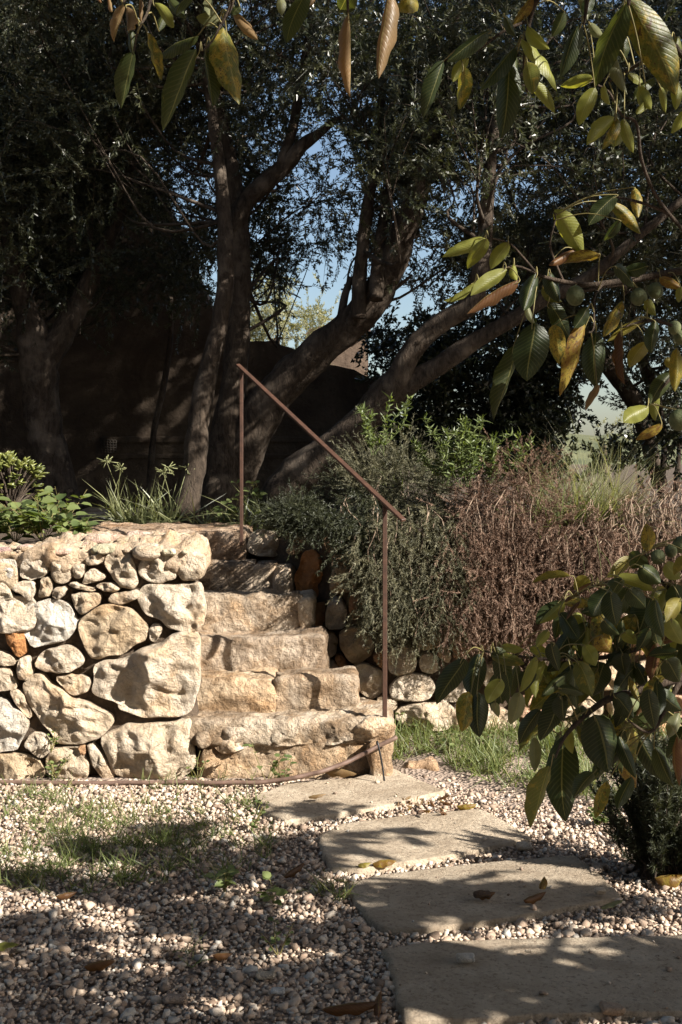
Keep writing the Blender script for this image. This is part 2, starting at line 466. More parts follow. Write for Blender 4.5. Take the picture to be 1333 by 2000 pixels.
def build_ground():
    mb = MB()
    xs = np.concatenate(([-200, -60, -20, -8], np.arange(-4, 4.01, 0.08), [8, 20, 60, 200]))
    ys = np.concatenate(([-200, -60, -15, -3, 0, 1.2], np.arange(2.2, 6.9, 0.08), [8, 14]))
    V = []
    for y in ys:
        for x in xs:
            z = 0.012 * noise.noise(Vector((x * 2.3, y * 2.3, 0))) - 0.012
            if x > 0.3 and y > 5.0: z += 0.03 * smooth01((y - 5.0) / 1.0) + 0.012 * noise.noise(Vector((x * 9, y * 9, 3)))
            V.append((x, y, z))
    nx = len(xs)
    Fc = [(j * nx + i, j * nx + i + 1, (j + 1) * nx + i + 1, (j + 1) * nx + i) for j in range(len(ys) - 1) for i in range(nx - 1)]
    mb.add(V, Fc)
    tag(mb.build('ground', M['ground']), kind='structure')
    # raised terrace of soil behind the walls, running on to the horizon
    top = 1.045
    out = [(-260, 5.86), (-3.6, 5.86), (-0.84, 5.9), (-1.35, 7.0), (-1.52, 7.35), (-1.52, 8.0), (-0.6, 8.0), (-0.53, 7.32), (-0.3, 7.0),
           (-0.08, 6.78), (0.15, 6.62), (0.4, 6.56), (12, 6.56), (260, 6.56), (260, 600), (-260, 600)]
    bm = bmesh.new()
    a = [bm.verts.new((x, y, top)) for x, y in out]
    b = [bm.verts.new((x, y, -0.2)) for x, y in out]
    bm.faces.new(a)
    for i in range(len(out)):
        j = (i + 1) % len(out)
        bm.faces.new((a[i], b[i], b[j], a[j]))
    bmesh.ops.triangulate(bm, faces=bm.faces[:])
    me = bpy.data.meshes.new('terrace'); bm.to_mesh(me); bm.free()
    me.materials.append(M['soil'])
    o = link(bpy.data.objects.new('terrace', me)); tag(o, kind='structure')
build_ground()

def build_hill():
    mb = MB(); V = []; nx, ny = 60, 10
    for j in range(ny):
        for i in range(nx):
            x = -160 + 320 * i / (nx - 1); y = 150 + 90 * j / (ny - 1)
            t = math.sin(math.pi * j / (ny - 1))
            z = 1.0 + t * (4.5 + 2 * noise.noise(Vector((x * 0.02, 1.3, 0))) + 1.5 * noise.noise(Vector((x * 0.12, y * 0.1, 0))))
            V.append((x, y, z))
    mb.add(V, [(j * nx + i, j * nx + i + 1, (j + 1) * nx + i + 1, (j + 1) * nx + i) for j in range(ny - 1) for i in range(nx - 1)])
    tag(mb.build('hill', M['hillside']), kind='structure')
build_hill()

# ------------------------------------------------------------------ stones
CREAM = (0.46, 0.395, 0.31); PALE = (0.50, 0.44, 0.36); GREY = (0.48, 0.46, 0.42); OCHRE = (0.43, 0.35, 0.25)
ORANGE = (0.40, 0.20, 0.085); BROWN = (0.34, 0.21, 0.12); DARK = (0.24, 0.17, 0.11); PINK = (0.46, 0.31, 0.22)

def resample(poly, n, soft=2):
    for _ in range(soft):
        q = []
        for i in range(len(poly)):
            a, b = poly[i], poly[(i + 1) % len(poly)]
            q.append((a[0] * .8 + b[0] * .2, a[1] * .8 + b[1] * .2)); q.append((a[0] * .2 + b[0] * .8, a[1] * .2 + b[1] * .8))
        poly = q
    p = np.array(poly + [poly[0]])
    s = np.concatenate(([0], np.cumsum(np.linalg.norm(np.diff(p, axis=0), axis=1))))
    t = np.linspace(0, s[-1], n, endpoint=False)
    return np.stack([np.interp(t, s, p[:, 0]), np.interp(t, s, p[:, 1])], 1), s[-1]

def stone(poly_px, d, color, parent, facets=3, bulge=None, back=0.16, lump=1.0, name='stone', grow=1.0):
    """one rough stone: outline in the wall plane at distance d, its face swelling towards the viewer"""
    w = [P(x, y, d) for x, y in poly_px]
    poly = [(p.x, p.z) for p in w]
    pts, per = resample(poly, 40, 1)
    n = int(max(26, min(96, per / 0.014)))
    pts, per = resample(poly, n, 1)
    x, z = pts[:, 0], pts[:, 1]
    ar = 0.5 * abs(np.sum(x * np.roll(z, -1) - np.roll(x, -1) * z))
    size = math.sqrt(ar)
    c = pts.mean(0)
    b = bulge if bulge else max(0.03, min(0.13, size * 0.36))
    sd_ = random.random() * 90
    nr = int(max(6, min(20, size / 0.014)))
    ss = [math.cos(0.5 * math.pi * (k / nr) ** 1.15) for k in range(nr + 1)]
    pl = []
    for _ in range(facets + (4 if size > .1 else 2)):
        a = random.random() * 6.28; k = random.uniform(0.3, 1.0)
        pl.append((math.cos(a) * k, math.sin(a) * k, b * random.uniform(0.6, 1.0)))
    V, Fc = [], []
    def vert(px_, pz_, h):
        q = Vector((px_, d, pz_))
        jx = 0.06 * size * noise.noise(q * (3.0 / size) + Vector((sd_, 0, 0)))
        jz = 0.06 * size * noise.noise(q * (3.0 / size) + Vector((0, sd_, 0)))
        V.append((px_ + jx, h, pz_ + jz))
    for s, yy in ((0.8, d + back), (0.99, d + 0.45 * back)):
        for i in range(n): vert(c[0] + (x[i] - c[0]) * s, c[1] + (z[i] - c[1]) * s, yy)
    for s in ss[:-1]:
        s2 = s * grow
        for i in range(n):
            px_, pz_ = c[0] + (x[i] - c[0]) * s2, c[1] + (z[i] - c[1]) * s2
            h = b * (1 - s ** 2.8) ** (1 / 2.3)
            for ax, az, o in pl: h = min(h, max(0.38 * h, o + ax * (px_ - c[0]) + az * (pz_ - c[1])))
            q = (px_, sd_, pz_)
            m_ = min(1.0, (1 - s) * 5)
            h += lump * m_ * (0.13 * size * fbm(q, 1.5 / size, 3, sd_) + 0.011 * fbm(q, 22, 3, sd_))
            rdg = abs(noise.noise(Vector((px_ * 2.6 / size + sd_, sd_, pz_ * 2.6 / size))))
            h -= lump * m_ * 0.035 * size * (1 - min(1, rdg * 5))
            vert(px_, pz_, d - h)
    h = b
    for ax, az, o in pl: h = min(h, max(.38 * b, o))
    lr = V[-n:]
    V.append(tuple(sum(q[k_] for q in lr) / n for k_ in range(3)))
    rings = 2 + nr
    for r in range(rings - 1):
        for i in range(n):
            j = (i + 1) % n
            Fc.append((r * n + i, r * n + j, (r + 1) * n + j, (r + 1) * n + i))
    for i in range(n): Fc.append(((rings - 1) * n + i, (rings - 1) * n + (i + 1) % n, len(V) - 1))
    mb = MB(); mb.add(V, Fc)
    k = random.uniform(0.9, 1.08)
    return mb.build(name, M['stone'], parent, True, (color[0] * k, color[1] * k, color[2] * k, 1))

def z1(l): return [(x / 3.0295, 1000 + y / 3.0295) for x, y in l]
def z2(l): return [(360 + x / 2.666, 960 + y / 2.666) for x, y in l]
def z3(l): return [(680 + x / 2.0413, 800 + y / 2.0413) for x, y in l]

def rough_block(x0, x1, y0, y1, z0, z1_, res=0.03, r=0.04, amp=0.014, seed=0.0, skew=0.0, dip=0.0):
    nx, ny, nz = (max(2, int(round((b - a) / res))) for a, b in ((x0, x1), (y0, y1), (z0, z1_)))
    nz = max(nz, 4)
    idx, V, Fc = {}, [], []
    def vid(i, j, k):
        if (i, j, k) in idx: return idx[(i, j, k)]
        p = Vector((x0 + (x1 - x0) * i / nx, y0 + (y1 - y0) * j / ny, z0 + (z1_ - z0) * k / nz))
        rr = min(r, (x1 - x0) / 2.01, (y1 - y0) / 2.01, (z1_ - z0) / 2.01)
        q = Vector((min(max(p.x, x0 + rr), x1 - rr), min(max(p.y, y0 + rr), y1 - rr), min(max(p.z, z0 + rr), z1_ - rr)))
        dd = p - q
        nrm = dd.normalized() if dd.length > 1e-6 else Vector((0, 0, 1))
        p = q + nrm * rr if dd.length > 1e-6 else p
        dp = amp * (1.5 * fbm(p, 4.0, 3, seed) + 1.1 * fbm(p, 13, 3, seed + 5) + 0.45 * fbm(p, 40, 2, seed + 9) - 0.9 * max(0, 0.25 - abs(noise.noise(p * 7 + Vector((seed, 0, 0))))))
        p = p + nrm * dp
        p.y += skew * (p.x - x0)
        if dip and k == nz: p.z -= dip * math.sin(math.pi * i / nx)
        idx[(i, j, k)] = len(V); V.append(p)
        return idx[(i, j, k)]
    for i in range(nx):
        for j in range(ny):
            Fc.append((vid(i, j, 0), vid(i, j + 1, 0), vid(i + 1, j + 1, 0), vid(i + 1, j, 0)))
            Fc.append((vid(i, j, nz), vid(i + 1, j, nz), vid(i + 1, j + 1, nz), vid(i, j + 1, nz)))
    for i in range(nx):
        for k in range(nz):
            Fc.append((vid(i, 0, k), vid(i + 1, 0, k), vid(i + 1, 0, k + 1), vid(i, 0, k + 1)))
            Fc.append((vid(i, ny, k), vid(i, ny, k + 1), vid(i + 1, ny, k + 1), vid(i + 1, ny, k)))
    for j in range(ny):
        for k in range(nz):
            Fc.append((vid(0, j, k), vid(0, j, k + 1), vid(0, j + 1, k + 1), vid(0, j + 1, k)))
            Fc.append((vid(nx, j, k), vid(nx, j + 1, k), vid(nx, j + 1, k + 1), vid(nx, j, k + 1)))
    mb = MB(); mb.add(V, Fc)
    return mb

# ------------------------------------------------------------------ left retaining wall
LW = [
 (PALE, 2, [(820,330),(850,265),(930,235),(1050,230),(1057,300),(1047,400),(1005,405),(930,430),(870,410),(828,385)]),
 (CREAM, 2, [(1063,240),(1150,228),(1215,265),(1222,330),(1205,390),(1130,412),(1062,400),(1060,300)]),
 (PALE, 4, [(815,500),(845,432),(950,422),(1080,432),(1180,414),(1210,480),(1215,600),(1205,690),(1100,705),(980,692),(945,640),(870,610),(830,560)]),
 (PALE, 2, [(540,900),(620,872),(760,866),(850,805),(930,775),(1000,722),(1090,714),(1165,735),(1185,850),(1180,1050),(1150,1170),(1100,1215),(950,1222),(800,1210),(700,1180),(690,1140),(600,1110),(545,1070),(560,990)]),
 (CREAM, 4, [(585,1350),(700,1280),(760,1252),(900,1238),(1060,1238),(1140,1245),(1152,1400),(1142,1540),(1050,1592),(850,1588),(700,1575),(650,1480)]),
 (PALE, 2, [(880,700),(900,660),(945,660),(965,690),(950,730),(910,775),(885,750)]),
 (OCHRE, 3, [(460,690),(500,610),(580,560),(700,550),(770,562),(840,610),(880,680),(870,760),(800,800),(700,855),(560,870),(510,820),(480,750)]),
 (CREAM, 2, [(620,300),(640,240),(720,220),(790,250),(805,340),(825,420),(800,460),(730,455),(680,410),(640,350)]),
 (PALE, 2, [(635,520),(660,480),(740,470),(830,462),(835,490),(790,530),(720,550),(650,540)]),
 (PALE, 2, [(560,440),(600,420),(680,420),(715,450),(700,475),(620,470)]),
 (CREAM, 2, [(410,490),(480,475),(590,480),(605,510),(580,550),(530,590),(480,615),(450,570)]),
 (PALE, 3, [(485,430),(500,370),(540,330),(590,355),(630,380),(610,405),(550,420)]),
 (CREAM, 2, [(400,430),(430,410),(520,440),(575,460),(540,470),(450,455)]),
 (CREAM, 2, [(425,310),(500,305),(505,350),(480,395),(440,390),(430,350)]),
 (CREAM, 2, [(300,290),(360,270),(418,300),(424,370),(415,410),(370,430),(320,415),(300,360)]),
 (CREAM, 2, [(505,270),(600,240),(618,290),(560,320),(510,312)]),
 (PALE, 2, [(115,340),(145,280),(230,265),(290,290),(292,350),(250,392),(180,400),(120,388)]),
 (GREY, 2, [(-30,285),(40,275),(90,290),(108,350),(104,405),(40,398),(-30,382)]),
 (PALE, 2, [(50,430),(120,410),(200,405),(220,460),(200,500),(175,540),(140,490),(80,470)]),
 (CREAM, 2, [(245,390),(300,382),(312,430),(302,500),(220,510),(235,450)]),
 (PALE, 2, [(320,450),(370,440),(405,450),(382,490),(342,525),(308,500)]),
 (CREAM, 2, [(-40,420),(30,410),(70,470),(85,510),(40,530),(-40,540)]),
 (OCHRE, 2, [(28,560),(60,530),(130,550),(142,600),(80,642),(50,610)]),
 (GREY, 4, [(125,620),(150,570),(220,530),(320,520),(420,550),(450,620),(442,710),(390,760),(280,792),(180,812),(160,740),(140,680)]),
 (ORANGE, 1, [(25,700),(40,650),(120,645),(142,690),(158,780),(150,850),(100,860),(60,800),(40,760)]),
 (PALE, 2, [(108,870),(165,850),(180,900),(195,950),(170,1002),(110,990),(98,940)]),
 (OCHRE, 2, [(-40,560),(20,565),(45,620),(30,660),(-10,690),(-40,690)]),
 (PALE, 3, [(200,910),(240,840),(320,800),(400,790),(480,830),(512,870),(490,910),(400,952),(330,962),(250,942)]),
 (CREAM, 2, [(318,980),(400,970),(520,970),(547,1010),(522,1060),(440,1092),(400,1070)]),
 (CREAM, 3, [(125,1030),(180,960),(240,960),(320,1030),(450,1100),(560,1140),(650,1200),(682,1270),(600,1332),(480,1372),(360,1382),(330,1320),(240,1260),(200,1180),(150,1100)]),
 (CREAM, 2, [(-40,820),(40,830),(95,870),(90,910),(30,912),(-40,905)]),
 (CREAM, 2, [(-40,922),(40,922),(80,960),(106,1040),(60,1060),(-40,1062)]),
 (CREAM, 2, [(50,1060),(110,1050),(150,1090),(185,1180),(190,1230),(125,1180),(80,1110)]),
 (GREY, 3, [(-40,1090),(40,1120),(118,1180),(170,1240),(150,1310),(110,1402),(50,1428),(-40,1422)]),
 (PALE, 3, [(130,1380),(190,1300),(260,1310),(322,1370),(312,1410),(240,1462),(190,1430)]),
 (OCHRE, 2, [(-40,1440),(60,1430),(180,1450),(250,1490),(272,1550),(230,1612),(100,1615),(-40,1612)]),
 (CREAM, 3, [(270,1480),(300,1400),(400,1390),(470,1385),(520,1450),(542,1540),(500,1592),(350,1582),(290,1540)]),
 (PALE, 2, [(508,1380),(550,1370),(600,1420),(650,1490),(682,1560),(660,1597),(600,1570),(540,1480)]),
 (BROWN, 1, [(465,1385),(505,1378),(512,1420),(495,1450),(475,1430)]),
]

def fill_rows(px0, px1, py0, py1, rowh, taken, gap=3):
    """irregular coursed stones for the stretches of wall that no traced stone covers"""
    out = []
    y = py0
    while y < py1:
        h = rowh * random.uniform(0.8, 1.2)
        if y + h > py1 - 12: h = py1 - y
        x = px0 + random.uniform(-30, 0)
        while x < px1:
            w = h * random.uniform(0.8, 1.7)
            cx, cy = x + w / 2, y + h / 2
            k = 9
            pl = []
            for i in range(k):
                a = 2 * math.pi * i / k + random.uniform(-.2, .2)
                ca, sa = math.cos(a), math.sin(a)
                s = 1 / max(abs(ca), abs(sa)) ** 0.6
                pl.append((cx + ca * s * (w / 2 - gap) * random.uniform(.88, 1.02), cy + sa * s * (h / 2 - gap) * random.uniform(.88, 1.02)))
            if not any(bx0 < cx < bx1 and by0 < cy < by1 for bx0, by0, bx1, by1 in taken):
                out.append(pl)
            x += w
        y += h
    return out

def bbox(pl, m=0):
    return (min(p[0] for p in pl) - m, min(p[1] for p in pl) - m, max(p[0] for p in pl) + m, max(p[1] for p in pl) + m)

def build_left_wall():
    root = empty('retaining_wall', 'rough dry stone retaining wall of big pale boulders left of the steps', 'wall')
    for col, fc, l in LW:
        stone(z1(l), 5.66, col, root, fc)
    for pl in fill_rows(-700, -18, 1090, 1530, 85, []):
        stone(pl, 5.66, random.choice([CREAM, PALE, OCHRE, GREY]), root, 2)
    # dark rubble core behind the face stones
    core = rough_block(-3.7, -0.70, 5.70, 5.93, -0.05, 1.05, 0.08, 0.05, 0.02, 3.0)
    core.build('core', M['soil'], root)
    cap = rough_block(-3.7, -0.675, 5.655, 6.06, 0.98, 1.072, 0.018, 0.03, 0.03, 8.0)
    for i, p in enumerate(cap.v):
        if p[2] > 1.04:
            cap.v[i] = (p[0], p[1], p[2] + 0.055 * smooth01((p[1] - 5.6) / 0.4) * smooth01((p[0] + 1.75) / 0.5))
    cap.build('capping', M['mortar'], root, True, (0.44, 0.355, 0.265, 1))
    for k in range(75):
        x = random.uniform(-1.6, -0.72) if k < 60 else random.uniform(-2.2, -1.6)
        y = random.uniform(5.62, 6.0)
        s = random.choice((.012, .018, .025, .035, .06)) * random.uniform(.8, 1.2)
        z = 1.065 + 0.055 * smooth01((y - 5.6) / 0.4) * smooth01((x + 1.75) / 0.5)
        b = rough_block(x - s, x + s, y - s * .8, y + s * .8, z - s * .35, z + s * .4, s * .42, s * .4, s * .22, k * 3.1)
        b.build('stone', M['stone'], root, True, (*[c * random.uniform(.85, 1.05) for c in random.choice([CREAM, PALE])], 1))
build_left_wall()

# ------------------------------------------------------------------ steps
def build_steps():
    root = empty('stone_steps', 'six worn limestone steps climbing between the two dry stone walls', 'steps')
    def blk(x0, x1, y0, y1, za, zb, col, seed, res=0.022, r=0.024, amp=0.0125, skew=0.0, dip=0.0, name='step_stone'):
        return rough_block(x0, x1, y0, y1, za, zb, res, r, amp, seed, skew, dip).build(name, M['step'], root, True, (*col, 1))
    c1, c2, c3 = (0.41, 0.355, 0.285), (0.37, 0.315, 0.25), (0.35, 0.295, 0.235)
    # lowest step: four nose stones over a mortared plinth
    blk(-0.66, 0.20, 5.665, 5.92, -0.03, 0.19, (0.42, 0.34, 0.25), 1.0, 0.022, 0.03, 0.024, name='plinth')
    blk(0.135, 0.245, 5.585, 5.86, -0.02, 0.17, PALE, 2.0, 0.024, 0.025, 0.012)
    for col, fc, l in [((0.56, 0.5, 0.42), 4, [(130,1265),(200,1245),(330,1250),(345,1300),(335,1340),(270,1367),(190,1377),(150,1330)]),
                       (c1, 3, [(385,1300),(420,1240),(520,1225),(600,1225),(670,1250),(678,1310),(600,1335),(500,1345),(410,1340)]),
                       (c1, 3, [(684,1250),(740,1215),(850,1215),(893,1240),(893,1300),(800,1325),(700,1335)]),
                       ((0.5, 0.43, 0.34), 3, [(890,1245),(960,1195),(1050,1198),(1095,1238),(1080,1270),(1000,1288),(900,1305)]),
                       (c1, 2, [(60,1275),(125,1260),(145,1320),(120,1350),(65,1340)])]:
        stone([(x, y - 7) for x, y in z2(l)], 5.665, col, root, fc, bulge=.065, back=.12, name='step_stone', grow=1.1).data.materials[0] = M['step']
    blk(-0.80, 0.25, 5.655, 6.12, 0.14, 0.270, c1, 7.0, 0.022, 0.03, 0.013, name='tread')
    # second to sixth
    blk(-0.82, -0.33, 5.885, 6.3, 0.18, 0.420, (0.42, 0.345, 0.255), 11.0)
    blk(-0.34, 0.085, 5.895, 6.3, 0.18, 0.426, c2, 12.0)
    blk(-0.90, -0.085, 6.175, 6.6, 0.33, 0.588, c3, 13.0, dip=0.01)
    blk(-0.95, -0.215, 6.475, 6.9, 0.5, 0.760, c2, 14.0)
    blk(-0.235, -0.150, 6.45, 6.75, 0.52, 0.752, (0.64, 0.57, 0.47), 15.0, r=0.03, amp=0.012)
    blk(-1.05, -0.50, 6.775, 7.2, 0.68, 0.912, c3, 16.0)
    blk(-0.51, -0.37, 6.77, 7.2, 0.68, 0.908, c2, 17.0)
    blk(-0.395, -0.275, 6.75, 7.0, 0.66, 0.900, PALE, 18.0, r=0.04)
    blk(-1.62, -0.565, 7.075, 8.05, 0.85, 1.078, (0.36, 0.28, 0.21), 19.0, res=0.035, skew=-0.02)
    return root
build_steps()

# ------------------------------------------------------------------ right retaining wall
RW = [
 (CREAM, 3, z2([(325,260),(350,205),(450,200),(520,225),(550,270),(520,310),(470,345),(390,345),(330,315)])),
 (BROWN, 2, z2([(520,215),(580,205),(650,215),(645,265),(580,270),(545,255)])),
 (DARK, 2, z2([(520,310),(570,275),(615,285),(610,320),(560,335)])),
 (ORANGE, 2, z2([(595,400),(620,320),(680,295),(715,340),(725,430),(715,530),(670,580),(620,550),(575,500),(575,440)])),
 (OCHRE, 2, z2([(760,420),(800,385),(870,390),(910,430),(910,510),(830,530),(755,525)])),
 (DARK, 2, z2([(760,330),(840,320),(900,340),(860,378),(780,383)])),
 (DARK, 2, z2([(720,250),(760,215),(850,215),(900,260),(880,310),(760,318),(730,290)])),
 (GREY, 2, z2([(740,590),(780,545),(830,560),(850,620),(840,710),(760,725),(730,690)])),
 (BROWN, 2, z2([(860,540),(930,520),(930,640),(880,680),(858,620)])),
 (BROWN, 2, z2([(668,600),(700,580),(740,570),(728,700),(680,720),(662,660)])),
 (PALE, 2, z2([(728,740),(780,725),(805,780),(790,850),(750,875),(728,870),(722,800)])),
 (OCHRE, 3, z2([(805,750),(840,715),(930,710),(960,740),(1000,810),(960,870),(890,905),(840,860),(810,810)])),
 (PALE, 2, z2([(715,885),(770,875),(800,910),(818,950),(720,950)])),
 (BROWN, 2, z2([(780,860),(820,845),(850,890),(845,945),(815,940)])),
 (PALE, 3, z2([(840,930),(920,895),(1000,910),(1055,960),(1060,1010),(1000,1080),(940,1070),(905,1030),(895,960)])),
 (BROWN, 2, z2([(975,870),(1030,830),(1058,825),(1058,930),(1030,920)])),
 (CREAM, 2, z2([(1062,840),(1120,805),(1190,820),(1215,870),(1200,940),(1120,965),(1062,940)])),
 (CREAM, 2, z2([(1222,870),(1270,830),(1320,880),(1332,930),(1280,955),(1227,930)])),
 (PALE, 3, z2([(1065,1030),(1100,980),(1200,945),(1290,970),(1312,1020),(1280,1085),(1180,1095),(1080,1080)])),
 (CREAM, 2, z2([(1000,1080),(1060,1065),(1110,1080),(1110,1130),(1060,1150),(1010,1120)])),
 (PALE, 2, z2([(880,1080),(950,1070),(1000,1110),(1030,1160),(950,1175),(870,1130)])),
 (CREAM, 2, z2([(1100,1120),(1250,1097),(1400,1102),(1405,1235),(1250,1245),(1110,1205)])),
 (CREAM, 2, z2([(1190,770),(1240,730),(1310,720),(1350,760),(1310,820),(1230,835)])),
 (PALE, 2, z3([(380,880),(420,850),(520,850),(555,870),(540,900),(470,930),(400,935)])),
 (CREAM, 2, z3([(560,872),(600,855),(622,870),(600,895),(570,892)])),
 (CREAM, 2, z3([(350,950),(400,945),(415,985),(400,1015),(365,990)])),
 (PINK, 2, z3([(415,945),(490,935),(515,960),(450,987),(420,995)])),
 (PINK, 2, z3([(515,930),(560,910),(577,940),(530,965)])),
 (PALE, 2, z3([(600,910),(640,895),(670,920),(660,940),(600,937)])),
 (PINK, 2, z3([(655,885),(720,865),(760,910),(740,940),(690,947)])),
 (CREAM, 2, z3([(750,890),(780,860),(850,870),(830,900),(790,910)])),
 (PALE, 2, z3([(750,930),(800,910),(830,925),(810,950),(760,960)])),
 (PALE, 2, z3([(355,1130),(390,1070),(440,1060),(482,1110),(470,1160),(400,1170),(360,1162)])),
 (CREAM, 2, z3([(405,1195),(520,1175),(610,1190),(690,1240),(640,1290),(500,1300),(410,1270)])),
]
def wall_d(px):
    xs = [480, 560, 620, 700, 770, 3000]
    ds = [7.20, 6.95, 6.74, 6.55, 6.46, 6.46]
    return float(np.interp(px, xs, ds))

def build_right_wall():
    root = empty('retaining_wall', 'dry stone retaining wall right of the steps under the trailing rosemary', 'wall')
    taken = []
    for col, fc, pl in RW:
        cx = sum(p[0] for p in pl) / len(pl)
        stone(pl, wall_d(cx), col, root, fc)
        taken.append(bbox(pl, 14))
    for pl in fill_rows(690, 1700, 1060, 1445, 58, taken):
        cx = sum(p[0] for p in pl) / len(pl)
        stone(pl, wall_d(cx), random.choice([CREAM, PALE, PINK, OCHRE, CREAM]), root, 2)
    mb = MB()                                            # rubble core behind the face stones
    xs = [470, 520, 560, 620, 700, 770, 1200, 1800]
    V = []
    for px in xs:
        d = wall_d(px) + 0.06
        x = (px - CX) * d / F
        V += [(x, d, -0.1), (x, d, 1.03), (x, d + 0.25, 1.03)]
    Fc = []
    for i in range(len(xs) - 1):
        a = i * 3
        Fc += [(a, a + 3, a + 4, a + 1), (a + 1, a + 4, a + 5, a + 2)]
    mb.add(V, Fc); mb.build('core', M['soil'], root, False)
build_right_wall()

# ------------------------------------------------------------------ handrail
def build_rail():
    root = empty('handrail', 'thin rust brown iron handrail with two posts beside the steps', 'handrail')
    p1, p2 = G(752, 1400, 0.278), G(472, 1046, 1.07)
    def bar(a, b, w, t, name, side):
        a, b = Vector(a), Vector(b)
        ax = (b - a).normalized(); s = Vector(side); s = (s - ax * s.dot(ax)).normalized(); u = ax.cross(s)
        V = [q + s * (i * w / 2) + u * (j * t / 2) for q in (a, b) for i, j in ((-1, -1), (1, -1), (1, 1), (-1, 1))]
        me = bpy.data.meshes.new(name)
        me.from_pydata([tuple(v) for v in V], [], [(0, 1, 2, 3), (7, 6, 5, 4), (0, 4, 5, 1), (1, 5, 6, 2), (2, 6, 7, 3), (3, 7, 4, 0)])
        bm = bmesh.new(); bm.from_mesh(me); bmesh.ops.bevel(bm, geom=bm.edges[:], offset=0.002, segments=1, affect='EDGES'); bm.to_mesh(me); bm.free()
        me.materials.append(M['rail'])
        return link(bpy.data.objects.new(name, me), root)
    t1 = P(752, 985, p1.y); t2 = P(472, 722, p2.y)
    bar(p1 - Vector((0, 0, .06)), t1, 0.022, 0.022, 'post', (1, 0, 0))
    bar(p2 - Vector((0, 0, .06)), t2, 0.02, 0.02, 'post', (1, 0, 0))
    dr = (t1 - t2).normalized()
    bar(t2 - dr * 0.05 + Vector((0, 0, .008)), t1 + dr * 0.17 + Vector((0, 0, .008)), 0.026, 0.014, 'top_rail', (0.7, 0.3, 0.1))
build_rail()

# ------------------------------------------------------------------ slabs
SLABS = [  # second entry paints sunlit slabs lighter and shaded ones darker
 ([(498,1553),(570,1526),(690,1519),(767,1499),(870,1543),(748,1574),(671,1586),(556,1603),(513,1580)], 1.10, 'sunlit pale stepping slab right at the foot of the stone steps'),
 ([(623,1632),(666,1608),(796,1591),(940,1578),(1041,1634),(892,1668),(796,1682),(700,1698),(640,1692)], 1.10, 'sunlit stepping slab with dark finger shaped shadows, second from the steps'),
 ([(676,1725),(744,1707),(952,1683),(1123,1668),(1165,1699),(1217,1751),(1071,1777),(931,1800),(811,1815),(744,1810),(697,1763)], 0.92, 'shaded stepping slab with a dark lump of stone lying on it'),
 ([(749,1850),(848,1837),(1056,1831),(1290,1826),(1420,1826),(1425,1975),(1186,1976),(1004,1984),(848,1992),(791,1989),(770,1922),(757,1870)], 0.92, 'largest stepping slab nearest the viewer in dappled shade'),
]
SLAB_POLY = []
def build_slabs():
    for k, (pl, br, lab) in enumerate(SLABS):
        top = 0.020
        w = [G(x, y, top) for x, y in pl]
        poly = [(p.x, p.y) for p in w]
        SLAB_POLY.append(poly)
        pts, per = resample(poly, 150, 0)
        c = pts.mean(0)
        V, Fc = [], []
        ss = [1.0, 1.004, 0.996, 0.985, 0.96] + [0.96 * (1 - (i + 1) / 14) for i in range(13)]
        zz = [-0.05, top - 0.02, top - 0.004, top, top] + [top] * 13
        n = len(pts)
        for s, z in zip(ss, zz):
            for i in range(n):
                x, y = c[0] + (pts[i, 0] - c[0]) * s, c[1] + (pts[i, 1] - c[1]) * s
                e = 0.006 * fbm((x, y, k), 14, 3, k)
                ed = 1.0 if s > 0.95 else 0.0
                V.append((x + e * 1.6 * ed, y + e * 1.6 * ed, z + (0.0035 * fbm((x, y, k), 7, 3, k * 2) if z > 0.02 else 0) - 0.004 * ed * abs(fbm((x, y, 9), 20, 2))))
        V.append((c[0], c[1], top))
        for r in range(len(ss) - 1):
            for i in range(n):
                j = (i + 1) % n
                Fc.append((r * n + i, r * n + j, (r + 1) * n + j, (r + 1) * n + i))
        for i in range(n): Fc.append(((len(ss) - 1) * n + i, (len(ss) - 1) * n + (i + 1) % n, len(V) - 1))
        mb = MB(); mb.add(V, Fc)
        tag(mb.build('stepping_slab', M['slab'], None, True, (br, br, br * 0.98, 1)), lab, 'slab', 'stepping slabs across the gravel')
build_slabs()

def in_poly(x, y, poly):
    ins = False
    for i in range(len(poly)):
        (x1, y1), (x2, y2) = poly[i], poly[i - 1]
        if (y1 > y) != (y2 > y) and x < (x2 - x1) * (y - y1) / (y2 - y1) + x1: ins = not ins
    return ins

def in_poly_np(x, y, poly):
    ins = np.zeros(len(x), dtype=bool)
    for i in range(len(poly)):
        (x1, y1), (x2, y2) = poly[i], poly[i - 1]
        cnd = ((y1 > y) != (y2 > y)) & (x < (x2 - x1) * (y - y1) / (y2 - y1 + 1e-12) + x1)
        ins ^= cnd
    return ins

def grow_poly(poly, m):
    c = np.mean(poly, axis=0)
    return [(p[0] + (p[0] - c[0]) / max(1e-6, math.hypot(*(np.array(p) - c))) * m, p[1] + (p[1] - c[1]) / max(1e-6, math.hypot(*(np.array(p) - c))) * m) for p in poly]

